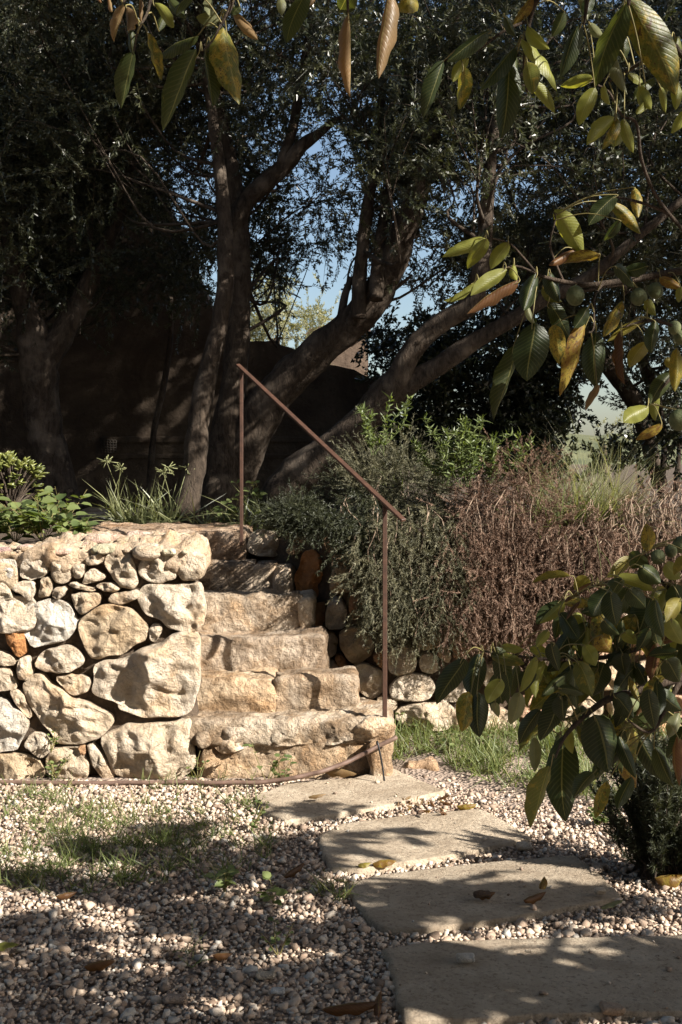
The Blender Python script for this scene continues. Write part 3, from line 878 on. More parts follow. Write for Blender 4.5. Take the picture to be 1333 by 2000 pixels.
# ------------------------------------------------------------------ gravel
def pebble(npts):
    """an angular little stone: the hull of a few random points on a flattened ellipsoid"""
    bm = bmesh.new()
    sy, sz = random.uniform(0.65, 0.95), random.uniform(0.5, 0.8)
    for _ in range(npts):
        v = Vector((random.gauss(0, 1), random.gauss(0, 1), random.gauss(0, 1))).normalized() * random.uniform(.85, 1.1)
        bm.verts.new((v.x, v.y * sy, v.z * sz))
    r = bmesh.ops.convex_hull(bm, input=bm.verts[:])
    bmesh.ops.delete(bm, geom=[g for g in r['geom_interior'] if isinstance(g, bmesh.types.BMVert)], context='VERTS')
    bmesh.ops.triangulate(bm, faces=bm.faces[:])
    bm.verts.index_update()
    out = (np.array([v.co[:] for v in bm.verts]), np.array([[v.index for v in f.verts] for f in bm.faces]))
    bm.free()
    return out

def build_gravel():
    hi = [pebble(15) for k in range(8)]
    lo = [pebble(13) for k in range(8)]
    def field(y0, y1, step, hw):
        ys = np.arange(y0, y1, step); P_ = []
        for y in ys:
            w = hw(y); xs = np.arange(-w, w, step)
            P_.append(np.stack([xs, np.full(len(xs), y)], 1))
        p = np.concatenate(P_); return p + RNG.uniform(-0.5, 0.5, p.shape) * step * 1.1
    A, B = field(2.95, 3.95, 0.0145, lambda y: 0.32 * y + 0.1), field(3.95, 6.3, 0.0155, lambda y: 0.31 * y + 0.1)
    C = np.concatenate([field(2.45, 2.95, 0.021, lambda y: 1.5), field(2.95, 5.6, 0.021, lambda y: 0.32 * y + 0.75)])
    C = C[(C[:, 1] < 2.95) | (np.abs(C[:, 0]) > 0.315 * C[:, 1] + 0.1)]
    pts = np.concatenate([A, B, C])
    which = np.concatenate([RNG.integers(0, 8, len(A)), RNG.integers(8, 16, len(B)), RNG.integers(8, 16, len(C))])
    x, y = pts[:, 0], pts[:, 1]
    keep = np.ones(len(x), dtype=bool)
    onslab = np.zeros(len(x), dtype=bool)
    for poly in SLAB_POLY:
        keep &= ~in_poly_np(x, y, grow_poly(poly, -0.012)) | (RNG.random(len(x)) < 0.012)
        onslab |= in_poly_np(x, y, grow_poly(poly, -0.012))
    keep &= ~((x < 0.3) & (y > 5.58))
    # thins out into soil and grass on the right, by the wall
    th = 1 - np.clip((y - 5.0 - 0.25 * np.sin(x * 5)) / 0.55, 0, 1) * np.clip((x - 0.2) / 0.2, 0, 1) * 0.92
    keep &= RNG.random(len(x)) < th
    pts, which, onslab = pts[keep], which[keep], onslab[keep]
    n = len(pts)
    s = RNG.lognormal(math.log(0.0080), 0.46, n).clip(0.0032, 0.026)
    s[(np.abs(pts[:, 0]) > 0.315 * pts[:, 1] + 0.1) | (pts[:, 1] < 2.95)] *= 1.25
    s[onslab] *= RNG.choice([.35, .5, .8], int(onslab.sum()))
    z = s * 0.25 + RNG.random(n) * 0.008 - 0.008
    z[onslab] = 0.020 + s[onslab] * .4
    tilt = rot_to(np.stack([RNG.normal(0, .35, n), RNG.normal(0, .35, n), np.ones(n)], 1))
    o = scatter('gravel', hi + lo, np.column_stack([pts, z]), tilt, s, M['pebble'], which=which, smooth=False)
    tag(o, 'loose pinkish cream gravel around the stepping slabs', 'gravel', None, 'stuff')
build_gravel()

# ------------------------------------------------------------------ leaf sources for crowns and shrubs
def twig_src(nl, length, ll, lw, spread=0.9, r=0.003):
    """a leafy twig along +Z: a thin stem and slim pointed leaves, one triangle each"""
    V, Fc = [], []
    bx, by = random.uniform(-.3, .3), random.uniform(-.3, .3)
    def ctr(t): return np.array([bx * t * t * length, by * t * t * length, t * length])
    def tri(a, b, c):
        n = len(V); V.extend([a, b, c]); Fc.append((n, n + 1, n + 2))
    tri(ctr(0) - [r, 0, 0], ctr(0) + [r, 0, 0], ctr(1)); tri(ctr(0) - [0, r, 0], ctr(0) + [0, r, 0], ctr(1))
    for k in range(nl):
        t = random.uniform(0.08, 1.0)
        a = random.random() * 2 * math.pi
        el = random.uniform(0.2, 1.2) * spread
        d = np.array([math.cos(a) * math.sin(el), math.sin(a) * math.sin(el), math.cos(el)])
        L = ll * random.uniform(0.65, 1.2); W = lw * random.uniform(0.7, 1.15)
        s = np.cross(d, np.random.default_rng(random.randrange(10**9)).normal(size=3)); s /= np.linalg.norm(s)
        p = ctr(t)
        if k % 2: tri(p - s * W / 2 + d * L * .12, p + s * W / 2 + d * L * .3, p + d * L)     # widest near the base
        else: tri(p, p + s * W / 2 + d * L * .75, p - s * W / 2 + d * L * .9)                  # widest near the tip
    return np.array(V), np.array(Fc)

OLIVE_SRC = [twig_src(52, 0.32, 0.041, 0.0135) for _ in range(7)]
HEDGE_SRC = [twig_src(28, 0.24, 0.052, 0.026) for _ in range(5)]
def needle_src(nl, length, ll, lw, spread=1.0):
    """a needle sprig along +Z made of single triangles"""
    V, Fc = [(-.0014, 0, 0), (.0014, 0, 0), (0, 0, length), (0, -.0014, 0), (0, .0014, 0), (0, 0, length)], [(0, 1, 2), (3, 4, 5)]
    for k in range(nl):
        t = random.uniform(0.03, 1.0); a = random.random() * 6.283; el = random.uniform(.3, 1.1) * spread
        d = Vector((math.cos(a) * math.sin(el), math.sin(a) * math.sin(el), math.cos(el)))
        s = d.cross(Vector((random.gauss(0, 1), random.gauss(0, 1), random.gauss(0, 1)))).normalized() * lw * .5
        p = Vector((0, 0, t * length)); e = p + d * ll * random.uniform(.6, 1.2)
        n = len(V); V += [tuple(p - s), tuple(p + s), tuple(e)]; Fc.append((n, n + 1, n + 2))
    return np.array(V), np.array(Fc)
NEEDLE_SRC = [needle_src(40, 0.13, 0.024, 0.0042) for _ in range(6)]

# corridors in the crowns through which the sky shows (photo pixel, radii, how clear)
GAPS = [(610, 275, 48, 90, .66), (575, 350, 45, 55, .5), (512, 495, 30, 30, .35), (650, 576, 54, 58, 1.0), (600, 570, 34, 34, .55), (540, 648, 60, 48, .92), (650, 480, 60, 40, .45),
        (1188, 772, 56, 62, 1.0), (1168, 815, 42, 40, 1.0), (1305, 500, 36, 46, .55), (765, 560, 50, 40, .5), (830, 610, 40, 30, .35), (700, 180, 40, 60, .3), (1300, 650, 40, 50, .4), (850, 590, 60, 24, .35), (1250,700,40,50,.35)]
def gap_keep(pts):
    px = CX + pts[:, 0] * F / pts[:, 1]; py = HY - (pts[:, 2] - EYE) * F / pts[:, 1]
    keep = np.ones(len(pts), dtype=bool)
    for gx, gy, rx, ry, pr in GAPS:
        q = ((px - gx) / rx) ** 2 + ((py - gy) / ry) ** 2
        keep &= ~((q < 1.0 + RNG.normal(0, .18, len(pts))) & (RNG.random(len(pts)) < pr))
    return keep

# openings in the crowns that let the low sun reach single plants and patches of wall
SUN_GAPS = [(P(290, 960, 8.2), .40, .97), (P(25, 905, 7.6), .34, .9), (P(175, 1003, 9.7), .32, .9), (P(270, 800, 12), .20, .8), (P(330, 830, 12), .22, .85), (P(430, 800, 12), .16, .8),
            (P(345, 770, 12), .12, .7), (P(120, 950, 9.6), .12, .9), (P(440, 600, 8.5), .12, .6), (P(465, 640, 8.7), .14, .6), (P(540, 790, 8.4), .2, .6), (P(620, 700, 8.3), .2, .6), (P(500, 870, 8.6), .2, .6),
            (P(740, 600, 8), .2, .5), (P(780, 760, 7.8), .22, .5), (P(880, 690, 7.6), .2, .5), (P(600, 870, 12), .18, .7), (P(500, 950, 7.8), .2, .7), (P(1130, 900, 6.9), .4, .95), (P(900, 900, 6.7), .3, .95), (P(560, 560, 8.4), .1, .5)]
def sun_keep(pts):
    keep = np.ones(len(pts), dtype=bool); S = np.array(SUN)
    for c, r, pr in SUN_GAPS:
        v = pts - np.array(c); t = v @ S
        dist = np.linalg.norm(v - t[:, None] * S, axis=1)
        keep &= ~((t > .3) & (dist < r * RNG.uniform(.6, 1.3, len(pts))) & (RNG.random(len(pts)) < pr))
    return keep

def clump_points(clumps, dens):
    """twig positions in ellipsoidal clumps; denser towards sub-clumps so that light and dark patches form"""
    out, ctr = [], []
    for px, py, rx, ry, d, rd in clumps:
        c = np.array(P(px, py, d)); r = np.array([rx * d / F, rd, ry * d / F])
        n = int(dens * (1.0 if -150 < px < 1400 and py > -250 else 0.5) * r[0] * r[1] * r[2] * 4.19)
        subs = RNG.normal(0, 0.55, (max(4, n // 26), 3))
        k = RNG.integers(0, len(subs), n)
        q = subs[k] + RNG.normal(0, 0.2, (n, 3))
        q = q[np.linalg.norm(q, axis=1) < 1.15]
        out.append(c + q * r)
        ctr += [Vector(c + s * r) for s in subs if np.linalg.norm(s) < 1.0]
    return np.concatenate(out), ctr

def crown(root, clumps, dens, srcs, mat, limbs=None, scale=(0.8, 1.25), up=0.1, minz=1.5, name='crown', gaps=True):
    pts, ctr = clump_points(clumps, dens)
    pts = pts[(pts[:, 2] > minz)]
    if gaps: pts = pts[gap_keep(pts)]
    pts = pts[sun_keep(pts)]
    n = len(pts)
    dirs = RNG.normal(size=(n, 3)); dirs[:, 2] += up
    o = scatter(name, srcs, pts, rot_to(dirs), RNG.uniform(*scale, n), mat, root)
    if limbs:
        mb = MB()
        skel = [p for path in limbs for p in path]
        for c in ctr:
            if random.random() < .55: continue
            b = min(skel, key=lambda q: (q[0] - c).length + 1.2 * max(0, q[0].z - c.z + .5) + random.random() * .5)
            L = (b[0] - c).length
            if L > 1.7: continue
            mid = b[0].lerp(c, 0.45) + Vector((random.gauss(0, .13), random.gauss(0, .13), random.gauss(-.12, .15) * L))
            m2 = b[0].lerp(c, 0.75) + Vector((random.gauss(0, .1), random.gauss(0, .1), random.gauss(-.02, .1)))
            r = min(b[1] * 0.4, 0.016)
            tube(mb, spline([(b[0], r), (mid, r * .65), (m2, r * .4), (c, 0.003)], 4), 5)
            for _ in range(3):
                e = c + Vector((random.gauss(0, .3), random.gauss(0, .3), random.gauss(0, .3)))
                tube(mb, spline([(mid.lerp(c, random.random()), 0.005), (c.lerp(e, .5) + Vector((random.gauss(0, .06), 0, random.gauss(0, .06))), .0035), (e, .002)], 3), 4, cap=False)
        if mb.v: tag(mb.build('branchwork', M['bark'], root), kind='stuff')
    return tag(o, kind='stuff')

def limb(pxs, d0, d1):
    n = len(pxs)
    return spline([(P(x, y, d0 + (d1 - d0) * i / (n - 1)), r * (d0 + (d1 - d0) * i / (n - 1)) / F) for i, (x, y, r) in enumerate(pxs)], 7)

def tree(name, label, limbs, clumps, dens, srcs=None, leaf='olive', group=None, mat='bark', sides=16, amp=0.3, scale=(0.8, 1.25), minz=1.5, gaps=True):
    root = empty(name, label, 'tree', limbs[0][0][0] if limbs else (0, 0, 0), group)
    for k, path in enumerate(limbs):
        mb = MB()
        tube(mb, path, sides, amp * .55, 7.0, 3.1 * k + len(label))
        mb.build('trunk' if k == 0 else 'limb', M[mat], root)
    if clumps: crown(root, clumps, dens, srcs or OLIVE_SRC, M[leaf], limbs, scale, minz=minz, gaps=gaps)
    return root

def build_trees():
    g = 'trees growing on the terrace above the wall'
    # twin stemmed tree behind the top of the steps
    A = limb([(352,1030,34),(364,985,27),(378,920,23),(392,800,21),(415,690,18),(437,590,17),(441,500,16),(437,400,14),(420,260,11),(400,120,9),(380,-40,7)], 8.35, 8.5)
    tree('olive_tree', 'slender pale barked tree trunk leaning right beside the top step', [A],
         [(280,120,260,210,9.0,1.1),(150,330,260,190,9.6,1.2),(360,-60,300,150,8.6,1.3)], 300, group=g)
    B = limb([(408,1035,58),(425,985,46),(438,880,36),(456,760,27),(465,640,23),(468,520,21),(460,420,22),(452,320,14),(432,220,11),(412,120,9),(395,-30,7)], 8.75, 8.75)
    B2 = limb([(458,450,18),(478,400,19),(515,360,17),(560,320,15),(590,285,13),(622,262,9),(660,230,6)], 8.72, 8.5)
    B3 = limb([(548,325,11),(572,250,10),(590,150,8),(610,20,6)], 8.6, 8.7)
    tree('olive_tree', 'upright dark tree trunk behind the upper handrail post', [B, B2, B3],
         [(520,110,150,190,8.9,1.1),(560,440,110,90,9.4,.8),(590,470,80,80,9.7,.7),(540,520,80,60,9.4,.7),(520,480,70,70,9.9,.6),(385,480,60,120,9.9,.6),(510,550,55,55,9.8,.5),(420,150,260,230,11.2,.8),(200,-520,520,210,6.6,1.4),(445,380,110,120,9.5,.7),(690,60,130,150,8.8,1.)], 300, group=g)  # rear and overhead clumps added to cut skylight on the background
    C = limb([(405,1010,46),(440,955,50),(488,850,43),(540,770,37),(600,705,35),(660,655,34),(720,600,33),(760,530,29),(790,450,25),(820,360,20),(850,240,15),(880,100,10),(900,-30,8)], 8.95, 7.9)
    C2 = limb([(700,622,15),(703,560,14),(707,500,13),(716,420,12),(735,300,9),(750,150,7)], 8.3, 8.3)
    C3 = limb([(662,652,9),(668,610,8),(676,570,7),(687,542,5)], 8.45, 8.5)
    C4 = limb([(735,585,14),(738,520,13),(748,440,11),(770,330,8)], 8.2, 8.4)
    tree('olive_tree', 'thick trunk leaning right across the house wall with a broken snag stub', [C, C2, C3, C4],
         [(780,150,170,190,8.2,1.2),(850,-480,420,200,6.6,1.3),(735,420,90,100,8.7,.8),(830,330,150,150,8.1,1.1),(850,510,110,70,8.8,.8)], 320, group=g)  # clump high above the frame added against sky fill
    D = limb([(535,1000,46),(575,935,40),(640,890,37),(705,828,33),(755,765,30),(782,730,25),(808,680,22),(862,630,20),(920,592,19),(938,540,18),(948,440,15),(960,300,11),(980,150,8)], 8.0, 7.4)
    D2 = limb([(745,790,27),(800,748,23),(850,718,20),(920,672,17),(1000,625,15),(1060,585,15),(1150,540,12),(1260,450,9),(1380,350,7)], 7.85, 7.5)
    tree('olive_tree', 'forked trunk slanting low over the rosemary from the steps to the right', [D, D2],
         [(1010,360,200,160,7.8,1.0),(1000,110,210,170,8.0,1.1),(1190,270,200,180,7.9,1.1),(1240,470,170,120,8.2,.9),(1050,530,170,70,8.9,.8),(1260,80,180,160,8,1.),(1240,620,130,80,9,.8),(1380,500,160,200,8.4,1.)], 320, group=g)
    E = limb([(120,1010,62),(108,975,50),(95,880,37),(80,780,34),(74,700,38),(52,610,24),(22,490,16),(0,320,11)], 9.6, 9.6)
    E2 = limb([(80,720,30),(125,645,24),(170,560,19),(228,430,14),(260,300,10)], 9.6, 9.6)
    tree('olive_tree', 'massive dark forked trunk deep in the shade at the left', [E, E2],
         [(40,330,260,220,9.8,1.2),(100,540,200,90,10.2,.9),(20,60,300,220,9.2,1.2),(260,480,160,100,10.2,.8),(-200,300,250,300,9.2,1.3),(60,120,360,240,11.1,.9),(-150,560,220,160,9.6,1.0)], 260, group=g)  # rear and far left clumps added so less skylight reaches the house
    Ft = limb([(290,985,7),(296,900,6),(303,830,6),(320,755,6),(334,650,5),(332,520,4)], 10.6, 10.8)
    tree('sapling', 'thin bare sapling stem standing against the dark house wall', [Ft], [(330,440,90,110,10.8,.6)], 220)
    X = limb([(1290,950,15),(1262,850,15),(1236,780,16),(1190,715,18),(1140,640,14),(1085,560,11),(1040,480,8)], 10.6, 10.2)
    X2 = limb([(1275,840,11),(1282,775,12),(1254,700,10),(1230,600,8),(1215,480,6)], 10.6, 10.6)
    tree('olive_tree', 'dark slanting trunk crossing the bright sky gap at the right', [X, X2],
         [(1120,500,150,100,10.4,.8),(1290,560,150,120,10.4,.9),(1330,720,90,120,10.6,.8),(1440,600,140,250,10.,1.),(820,130,220,230,10.9,.8),(1120,120,240,260,10.9,.8),(1000,420,180,130,11.2,.7),(1390,200,240,320,10.8,.9),(1650,350,280,380,10.4,1.1)], 240, group=g, scale=(1.0, 1.6))  # rear and far right clumps added to keep direct sun off the house
    # out of frame to the right: unseen tree added to shade terrace and trunks
    Y = limb([(1640,1010,50),(1620,800,40),(1650,600,30),(1600,400,20)], 8.6, 8.6)
    tree('olive_tree', 'olive tree beyond the right edge continuing the shady row', [Y],
         [(1671,20,300,300,6.85,.45),(1560,250,120,160,7.2,.4),(1650,300,260,260,8.6,1.4),(1500,0,260,200,8.,1.3),(1600,600,200,160,9,1.2),(1900,250,260,350,8.5,1.4)], 110, scale=(1.2, 1.8), group=g)
    root = empty('added_tree', 'unseen tall evergreen added beyond the right edge to shade house and trunks', 'tree', (4.6, 7.9, 1))  # added out of view to stop direct sun on house wall and trunks
    tp = spline([(Vector((4.6, 7.9, .9)), .22), (Vector((4.5, 7.9, 3)), .17), (Vector((4.6, 7.8, 6)), .1), (Vector((4.5, 7.8, 8.5)), .03)], 6)
    mb = MB(); tube(mb, tp, 14, .15); mb.build('trunk', M['bark'], root)
    crown(root, [(1990, -600, 360, 780, 7.9, 2.9), (2100, -900, 400, 600, 8.6, 2.2), (2173, -281, 380, 350, 5.7, .85), (2173, -281, 300, 260, 5.7, .7)], 75, HEDGE_SRC, M['hedge'], [tp], (1.9, 2.8), gaps=False)
    # shrubs closing the view
    g2 = 'dense evergreen shrubs behind the leaning trunks'
    def shrub(lab, cl, dens, srcs=HEDGE_SRC, leaf='hedge', cat='shrub', grp=g2, scale=(.8, 1.3), stem=None, minz=1.0):
        px, py, d = stem
        pth = spline([(P(px, py, d), .03), (P(px + 8, py - 120, d), .022), (P(px - 6, py - 220, d), .012)], 4)
        root = empty('evergreen_shrub', lab, cat, pth[0][0], grp)
        mb = MB(); tube(mb, pth, 8, .2); mb.build('stem', M['bark'], root)
        crown(root, cl, dens, srcs, M[leaf], None, scale, minz=minz, name='foliage')
    shrub('dense glinting dark shrub behind the forked trunk', [(850,770,110,130,10.6,.8),(790,680,90,60,10.8,.7)], 640, stem=(850,960,10.6))
    shrub('tall dark glossy shrub ending in a straight edge beside the sky gap', [(1010,760,110,150,10.8,.8),(1090,700,52,170,10.8,.7),(1060,870,90,70,10.6,.7),(930,880,130,70,10.6,.7),(960,640,150,60,10.9,.7)], 640, stem=(1040,960,10.8))
    shrub('low dark shrub below the sky gap by the right edge', [(1260,868,90,50,10.,.7),(1345,870,80,80,9.6,.8),(1190,890,60,40,10,.6),(1450,850,120,120,9.6,.8)], 380, stem=(1290,975,10.))
    shrub('bushy undergrowth beyond the slanting dark trunk by the right edge', [(1310,760,70,60,11.4,.7),(1230,690,50,70,11.5,.6)], 260, stem=(1320,960,11.4))
    # unseen hedge added behind the viewer to block the low sky fill
    root = empty('added_hedge', 'unseen tall dark hedge added behind the viewer to cut the sky fill', 'hedge', (-1, -7, 0))
    rough_block(-13, 9, -8.4, -7.1, -.1, 5.6, .45, .4, .12, 4.0).build('core', M['hedge'], root)
    q = np.stack([RNG.uniform(-13, 9, 2600), np.full(2600, -7.1) + RNG.normal(0, .1, 2600), RNG.uniform(0, 5.8, 2600)], 1)
    root2 = empty('added_hedge', 'unseen dark hedge added beyond the left edge to cut the sky fill', 'hedge', (-6.2, 9.5, 1))  # second hedge, added out of view so less skylight reaches the house
    rough_block(-7.4, -6.2, 6.6, 12.5, 1.0, 6.2, .4, .4, .12, 6.0).build('core', M['hedge'], root2)
    q2 = np.stack([np.full(1500, -6.2) + RNG.normal(0, .1, 1500), RNG.uniform(6.6, 12.5, 1500), RNG.uniform(1, 6.3, 1500)], 1)
    tag(scatter('foliage', HEDGE_SRC, q2, rot_to(np.stack([np.ones(1500), RNG.normal(0, .7, 1500), RNG.normal(.3, .6, 1500)], 1)), RNG.uniform(1.5, 2.4, 1500), M['hedge'], root2), kind='stuff')
    tag(scatter('foliage', HEDGE_SRC, q, rot_to(np.stack([RNG.normal(0, .7, 2600), np.ones(2600), RNG.normal(.3, .6, 2600)], 1)), RNG.uniform(1.5, 2.5, 2600), M['hedge'], root), kind='stuff')
    # sunlit tree far beyond the house wall
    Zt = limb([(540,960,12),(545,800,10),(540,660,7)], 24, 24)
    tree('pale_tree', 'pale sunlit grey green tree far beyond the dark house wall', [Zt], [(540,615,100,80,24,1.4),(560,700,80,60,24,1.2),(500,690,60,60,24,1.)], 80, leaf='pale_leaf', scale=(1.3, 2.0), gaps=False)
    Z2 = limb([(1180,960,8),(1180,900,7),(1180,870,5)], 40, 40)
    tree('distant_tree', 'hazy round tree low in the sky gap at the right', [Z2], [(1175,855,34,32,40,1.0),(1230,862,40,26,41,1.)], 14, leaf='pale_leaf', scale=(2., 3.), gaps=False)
build_trees()

# ------------------------------------------------------------------ house wall, far building, terrace paving
def prism(mb, prof, y0, y1):
    n = len(prof)
    V = [(x, y0, z) for x, z in prof] + [(x, y1, z) for x, z in prof]
    Fc = [tuple(range(n)), tuple(range(2 * n - 1, n - 1, -1))] + [(i, i + n, (i + 1) % n + n, (i + 1) % n) for i in range(n)]
    mb.add(V, Fc)

def build_house():
    d = 12.0
    root = empty('house', 'old plastered house wall standing in deep shade behind the trees', 'house')
    pr = [(-900,1010),(-900,-500),(-60,-160),(150,60),(300,330),(380,520),(430,640),(485,664),(535,668),(570,678),(600,694),(660,716),(740,738),(780,760),(790,1010)]
    rag = []
    for (xa, ya), (xb, yb) in zip(pr[1:-1], pr[2:-1]):
        m_ = max(1, int(math.hypot(xb - xa, yb - ya) / 14))
        rag += [(xa + (xb - xa) * i / m_ + random.gauss(0, 1.5), ya + (yb - ya) * i / m_ + random.gauss(0, 3.2)) for i in range(m_)]
    pr = [pr[0]] + rag + pr[-2:]
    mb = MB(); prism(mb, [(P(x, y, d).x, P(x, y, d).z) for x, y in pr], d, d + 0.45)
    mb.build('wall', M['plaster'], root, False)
    for ya, yb, nm in ((852, 866, 'moulding'), (886, 897, 'moulding')):
        b = rough_block(P(196, 0, d).x, P(780, 0, d).x, d - 0.018, d + 0.03, P(0, yb, d).z, P(0, ya, d).z, 0.09, 0.012, 0.006, ya)
        b.build(nm, M['plaster'], root)
    x0, x1, za, zb = P(200, 0, d).x, P(229, 0, d).x, P(0, 884, d).z, P(0, 860, d).z
    mb = MB()
    for i in range(6):
        t = i / 5
        tube(mb, [(Vector((x0 + (x1 - x0) * t, d - 0.045, za)), .006), (Vector((x0 + (x1 - x0) * t, d - 0.045, zb)), .006)], 5)
        tube(mb, [(Vector((x0, d - 0.045, za + (zb - za) * t)), .006), (Vector((x1, d - 0.045, za + (zb - za) * t)), .006)], 5)
    mb.build('vent_grille', M['iron'], root)
    d = 26
    root = empty('stone_building', 'small reddish brown stone building glimpsed behind the leaning trunk', 'building')
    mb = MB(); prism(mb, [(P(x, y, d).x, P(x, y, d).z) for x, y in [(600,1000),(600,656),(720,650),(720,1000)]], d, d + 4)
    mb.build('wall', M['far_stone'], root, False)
    mb = MB(); prism(mb, [(P(x, y, d).x, P(x, y, d).z) for x, y in [(597,656),(606,644),(640,636),(724,640),(724,650)]], d - 0.25, d + 4.2)
    mb.build('roof', M['roof_tile'], root, False)
build_house()

def build_path():
    root = empty('terrace_paving', 'sunlit pale paving boards on the terrace above the wall', 'paving')
    for k, (xa, xb, y0, y1) in enumerate([(-3.3, -1.62, 9.75, 10.0), (-3.4, -1.7, 10.02, 10.3), (-3.2, -1.8, 10.32, 10.6), (-3.2, -1.75, 9.45, 9.72)]):
        rough_block(xa, xb, y0, y1, 1.03, 1.085, 0.07, 0.015, 0.004, k * 2.0).build('plank', M['slab'], root, True, (1.2, 1.15, 1.1, 1))
build_path()

# ------------------------------------------------------------------ trailing rosemary and dry creeper on the right wall
def strands(spec, n, length, back, out):
    """hanging stems: start on the terrace edge, roll over the wall top and hang; returns list of point lists"""
    res = []
    for _ in range(n):
        px = random.uniform(*spec['px'])
        top = spec['top'](px) + random.uniform(0, 60) * random.random() + 30 * noise.noise(Vector((px * .021, 5.0, 0)))
        bot = spec['bot'](px) - 12 + random.gauss(0, spec.get('jit', 34))
        d0 = 6.75 + random.uniform(-.1, back)
        d1 = 6.39 - random.uniform(0.0, out)
        pts = []
        k = 12
        h = random.uniform(0.1, 0.35)
        sway = random.gauss(0, 26); ph = random.random() * 6
        start = random.random() ** 1.5 * 0.7
        for i in range(k + 1):
            t = i / k
            y = top + (bot - top) * (start + (1 - start) * t ** spec.get('ex', 1.4))
            d = d0 + (d1 - d0) * smooth01(t / 0.36)
            pts.append(P(px + sway * t + 7 * math.sin(ph + t * 7) + 3.5 * math.sin(ph * 3 + t * 19), y, d))
        res.append(pts)
    return res

def creeper(name, label, spec, n, mat, twigmat, needle_scale, sub, twig_share=0.25, back=0.5, out=0.14, cat='creeper'):
    root = empty(name, label, cat)
    S = strands(spec, n, 1, back, out)
    mb = MB(); P_, D_ = [], []
    for pts in S:
        if random.random() < twig_share:
            tube(mb, [(p, 0.0028) for p in pts], 4, cap=False)
        m = int(sub * random.uniform(.6, 1.3))
        for _ in range(m):
            t = random.random() * (len(pts) - 1.001); i = int(t); f = t - i
            p = pts[i].lerp(pts[i + 1], f); dr = (pts[i + 1] - pts[i]).normalized()
            P_.append(p + Vector((random.gauss(0, .008), random.gauss(0, .008), 0))); D_.append(dr * 1.3 + Vector((random.gauss(0, .5), random.gauss(0, .45) - .15, random.gauss(0, .4))))
    for mx, my, rx, ry, d, m in spec.get('mounds', []):
        for _ in range(m):
            u, v, w_ = random.gauss(0, .5), random.gauss(0, .5), random.gauss(0, .5)
            P_.append(P(mx + u * rx, my + v * ry, d + w_ * .22)); D_.append(Vector((u * 1.2 + random.gauss(0, .6), -.3 + random.gauss(0, .6), .35 - v + random.gauss(0, .6))))
    n_ = len(P_)
    o = scatter('foliage', NEEDLE_SRC, [p[:] for p in P_], rot_to([d[:] for d in D_]), RNG.uniform(*needle_scale, n_), M[mat], root)
    tag(o, kind='stuff')
    tag(mb.build('stems', M[twigmat], root), kind='stuff')
    return root

def interp(*pairs):
    xs, ys = zip(*pairs)
    return lambda x: float(np.interp(x, xs, ys))

def build_creepers():
    creeper('trailing_rosemary', 'grey green rosemary trailing over the wall behind the handrail', dict(ex=1.0, mounds=[(770,915,90,55,7.0,430),(845,950,60,50,6.85,260),(715,945,45,45,7.0,160)], px=(708, 905),
            top=interp((690, 960), (740, 925), (800, 925), (860, 945), (905, 960)), bot=interp((690, 1100), (730, 1200), (790, 1225), (850, 1190), (905, 1140))), 310, 'rosemary', 'drytwig', (.6, 1.0), 20)
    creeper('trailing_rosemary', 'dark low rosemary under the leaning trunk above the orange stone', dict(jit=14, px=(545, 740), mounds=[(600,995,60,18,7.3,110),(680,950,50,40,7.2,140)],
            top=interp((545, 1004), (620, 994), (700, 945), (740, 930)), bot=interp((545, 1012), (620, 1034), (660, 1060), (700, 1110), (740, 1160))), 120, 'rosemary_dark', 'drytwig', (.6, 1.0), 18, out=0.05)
    creeper('dried_creeper', 'reddish brown dried rosemary hanging down the middle of the wall', dict(mounds=[(1020,930,60,55,6.55,240),(940,985,60,55,6.5,190),(1080,1005,60,45,6.45,160),(1050,1060,110,60,6.36,220),(950,1120,80,60,6.34,200)],px=(868, 1215),
            top=interp((868, 960), (920, 935), (1000, 912), (1080, 955), (1120, 995), (1215, 1025)), bot=interp((868, 1190), (930, 1235), (1050, 1240), (1130, 1225), (1215, 1150))), 420, 'dry', 'drytwig', (.5, .95), 17, twig_share=.5)
    creeper('dried_creeper', 'sparse wiry brown creeper along the wall top by the right edge', dict(mounds=[(1260,985,60,50,6.6,70),(1320,1000,70,60,6.6,90)],px=(1130, 1560),
            top=interp((1130, 960), (1333, 930), (1560, 930)), bot=interp((1130, 1100), (1250, 1130), (1333, 1150), (1560, 1150))), 330, 'dry', 'drytwig', (.4, .75), 8, twig_share=.95, out=.08)
    # green upright tips over the top of the rosemary
build_creepers()

# ------------------------------------------------------------------ blades, grasses
def blade_src(h, w, bend, nseg=4):
    V, Fc = [], []
    for i in range(nseg + 1):
        t = i / nseg
        y = bend * t * t * h; z = h * (t - 0.25 * abs(bend) * t * t)
        ww = w * (1 - t ** 2.2) / 2 + 0.0002
        V += [(-ww, y, z), (ww, y, z)]
        if i: n = 2 * i; Fc.append((n - 2, n - 1, n + 1, n))
    return np.array(V), np.array(Fc)
BLADES = [blade_src(1.0, 0.05, b) for b in (.1, .35, .6, .9, 1.2)]

def blades(name, root, pts, h, w, lean, mat, spread=0.5):
    """pts (n,3); h, w ranges; each blade leans off vertical at random"""
    n = len(pts)
    d = np.stack([RNG.normal(lean[0], spread, n), RNG.normal(lean[1], spread, n), np.ones(n)], 1)
    L = RNG.uniform(*h, n); W = RNG.uniform(*w, n)
    return scatter(name, BLADES, pts, rot_to(d), np.stack([W / 0.05, L, L], 1), M[mat], root)

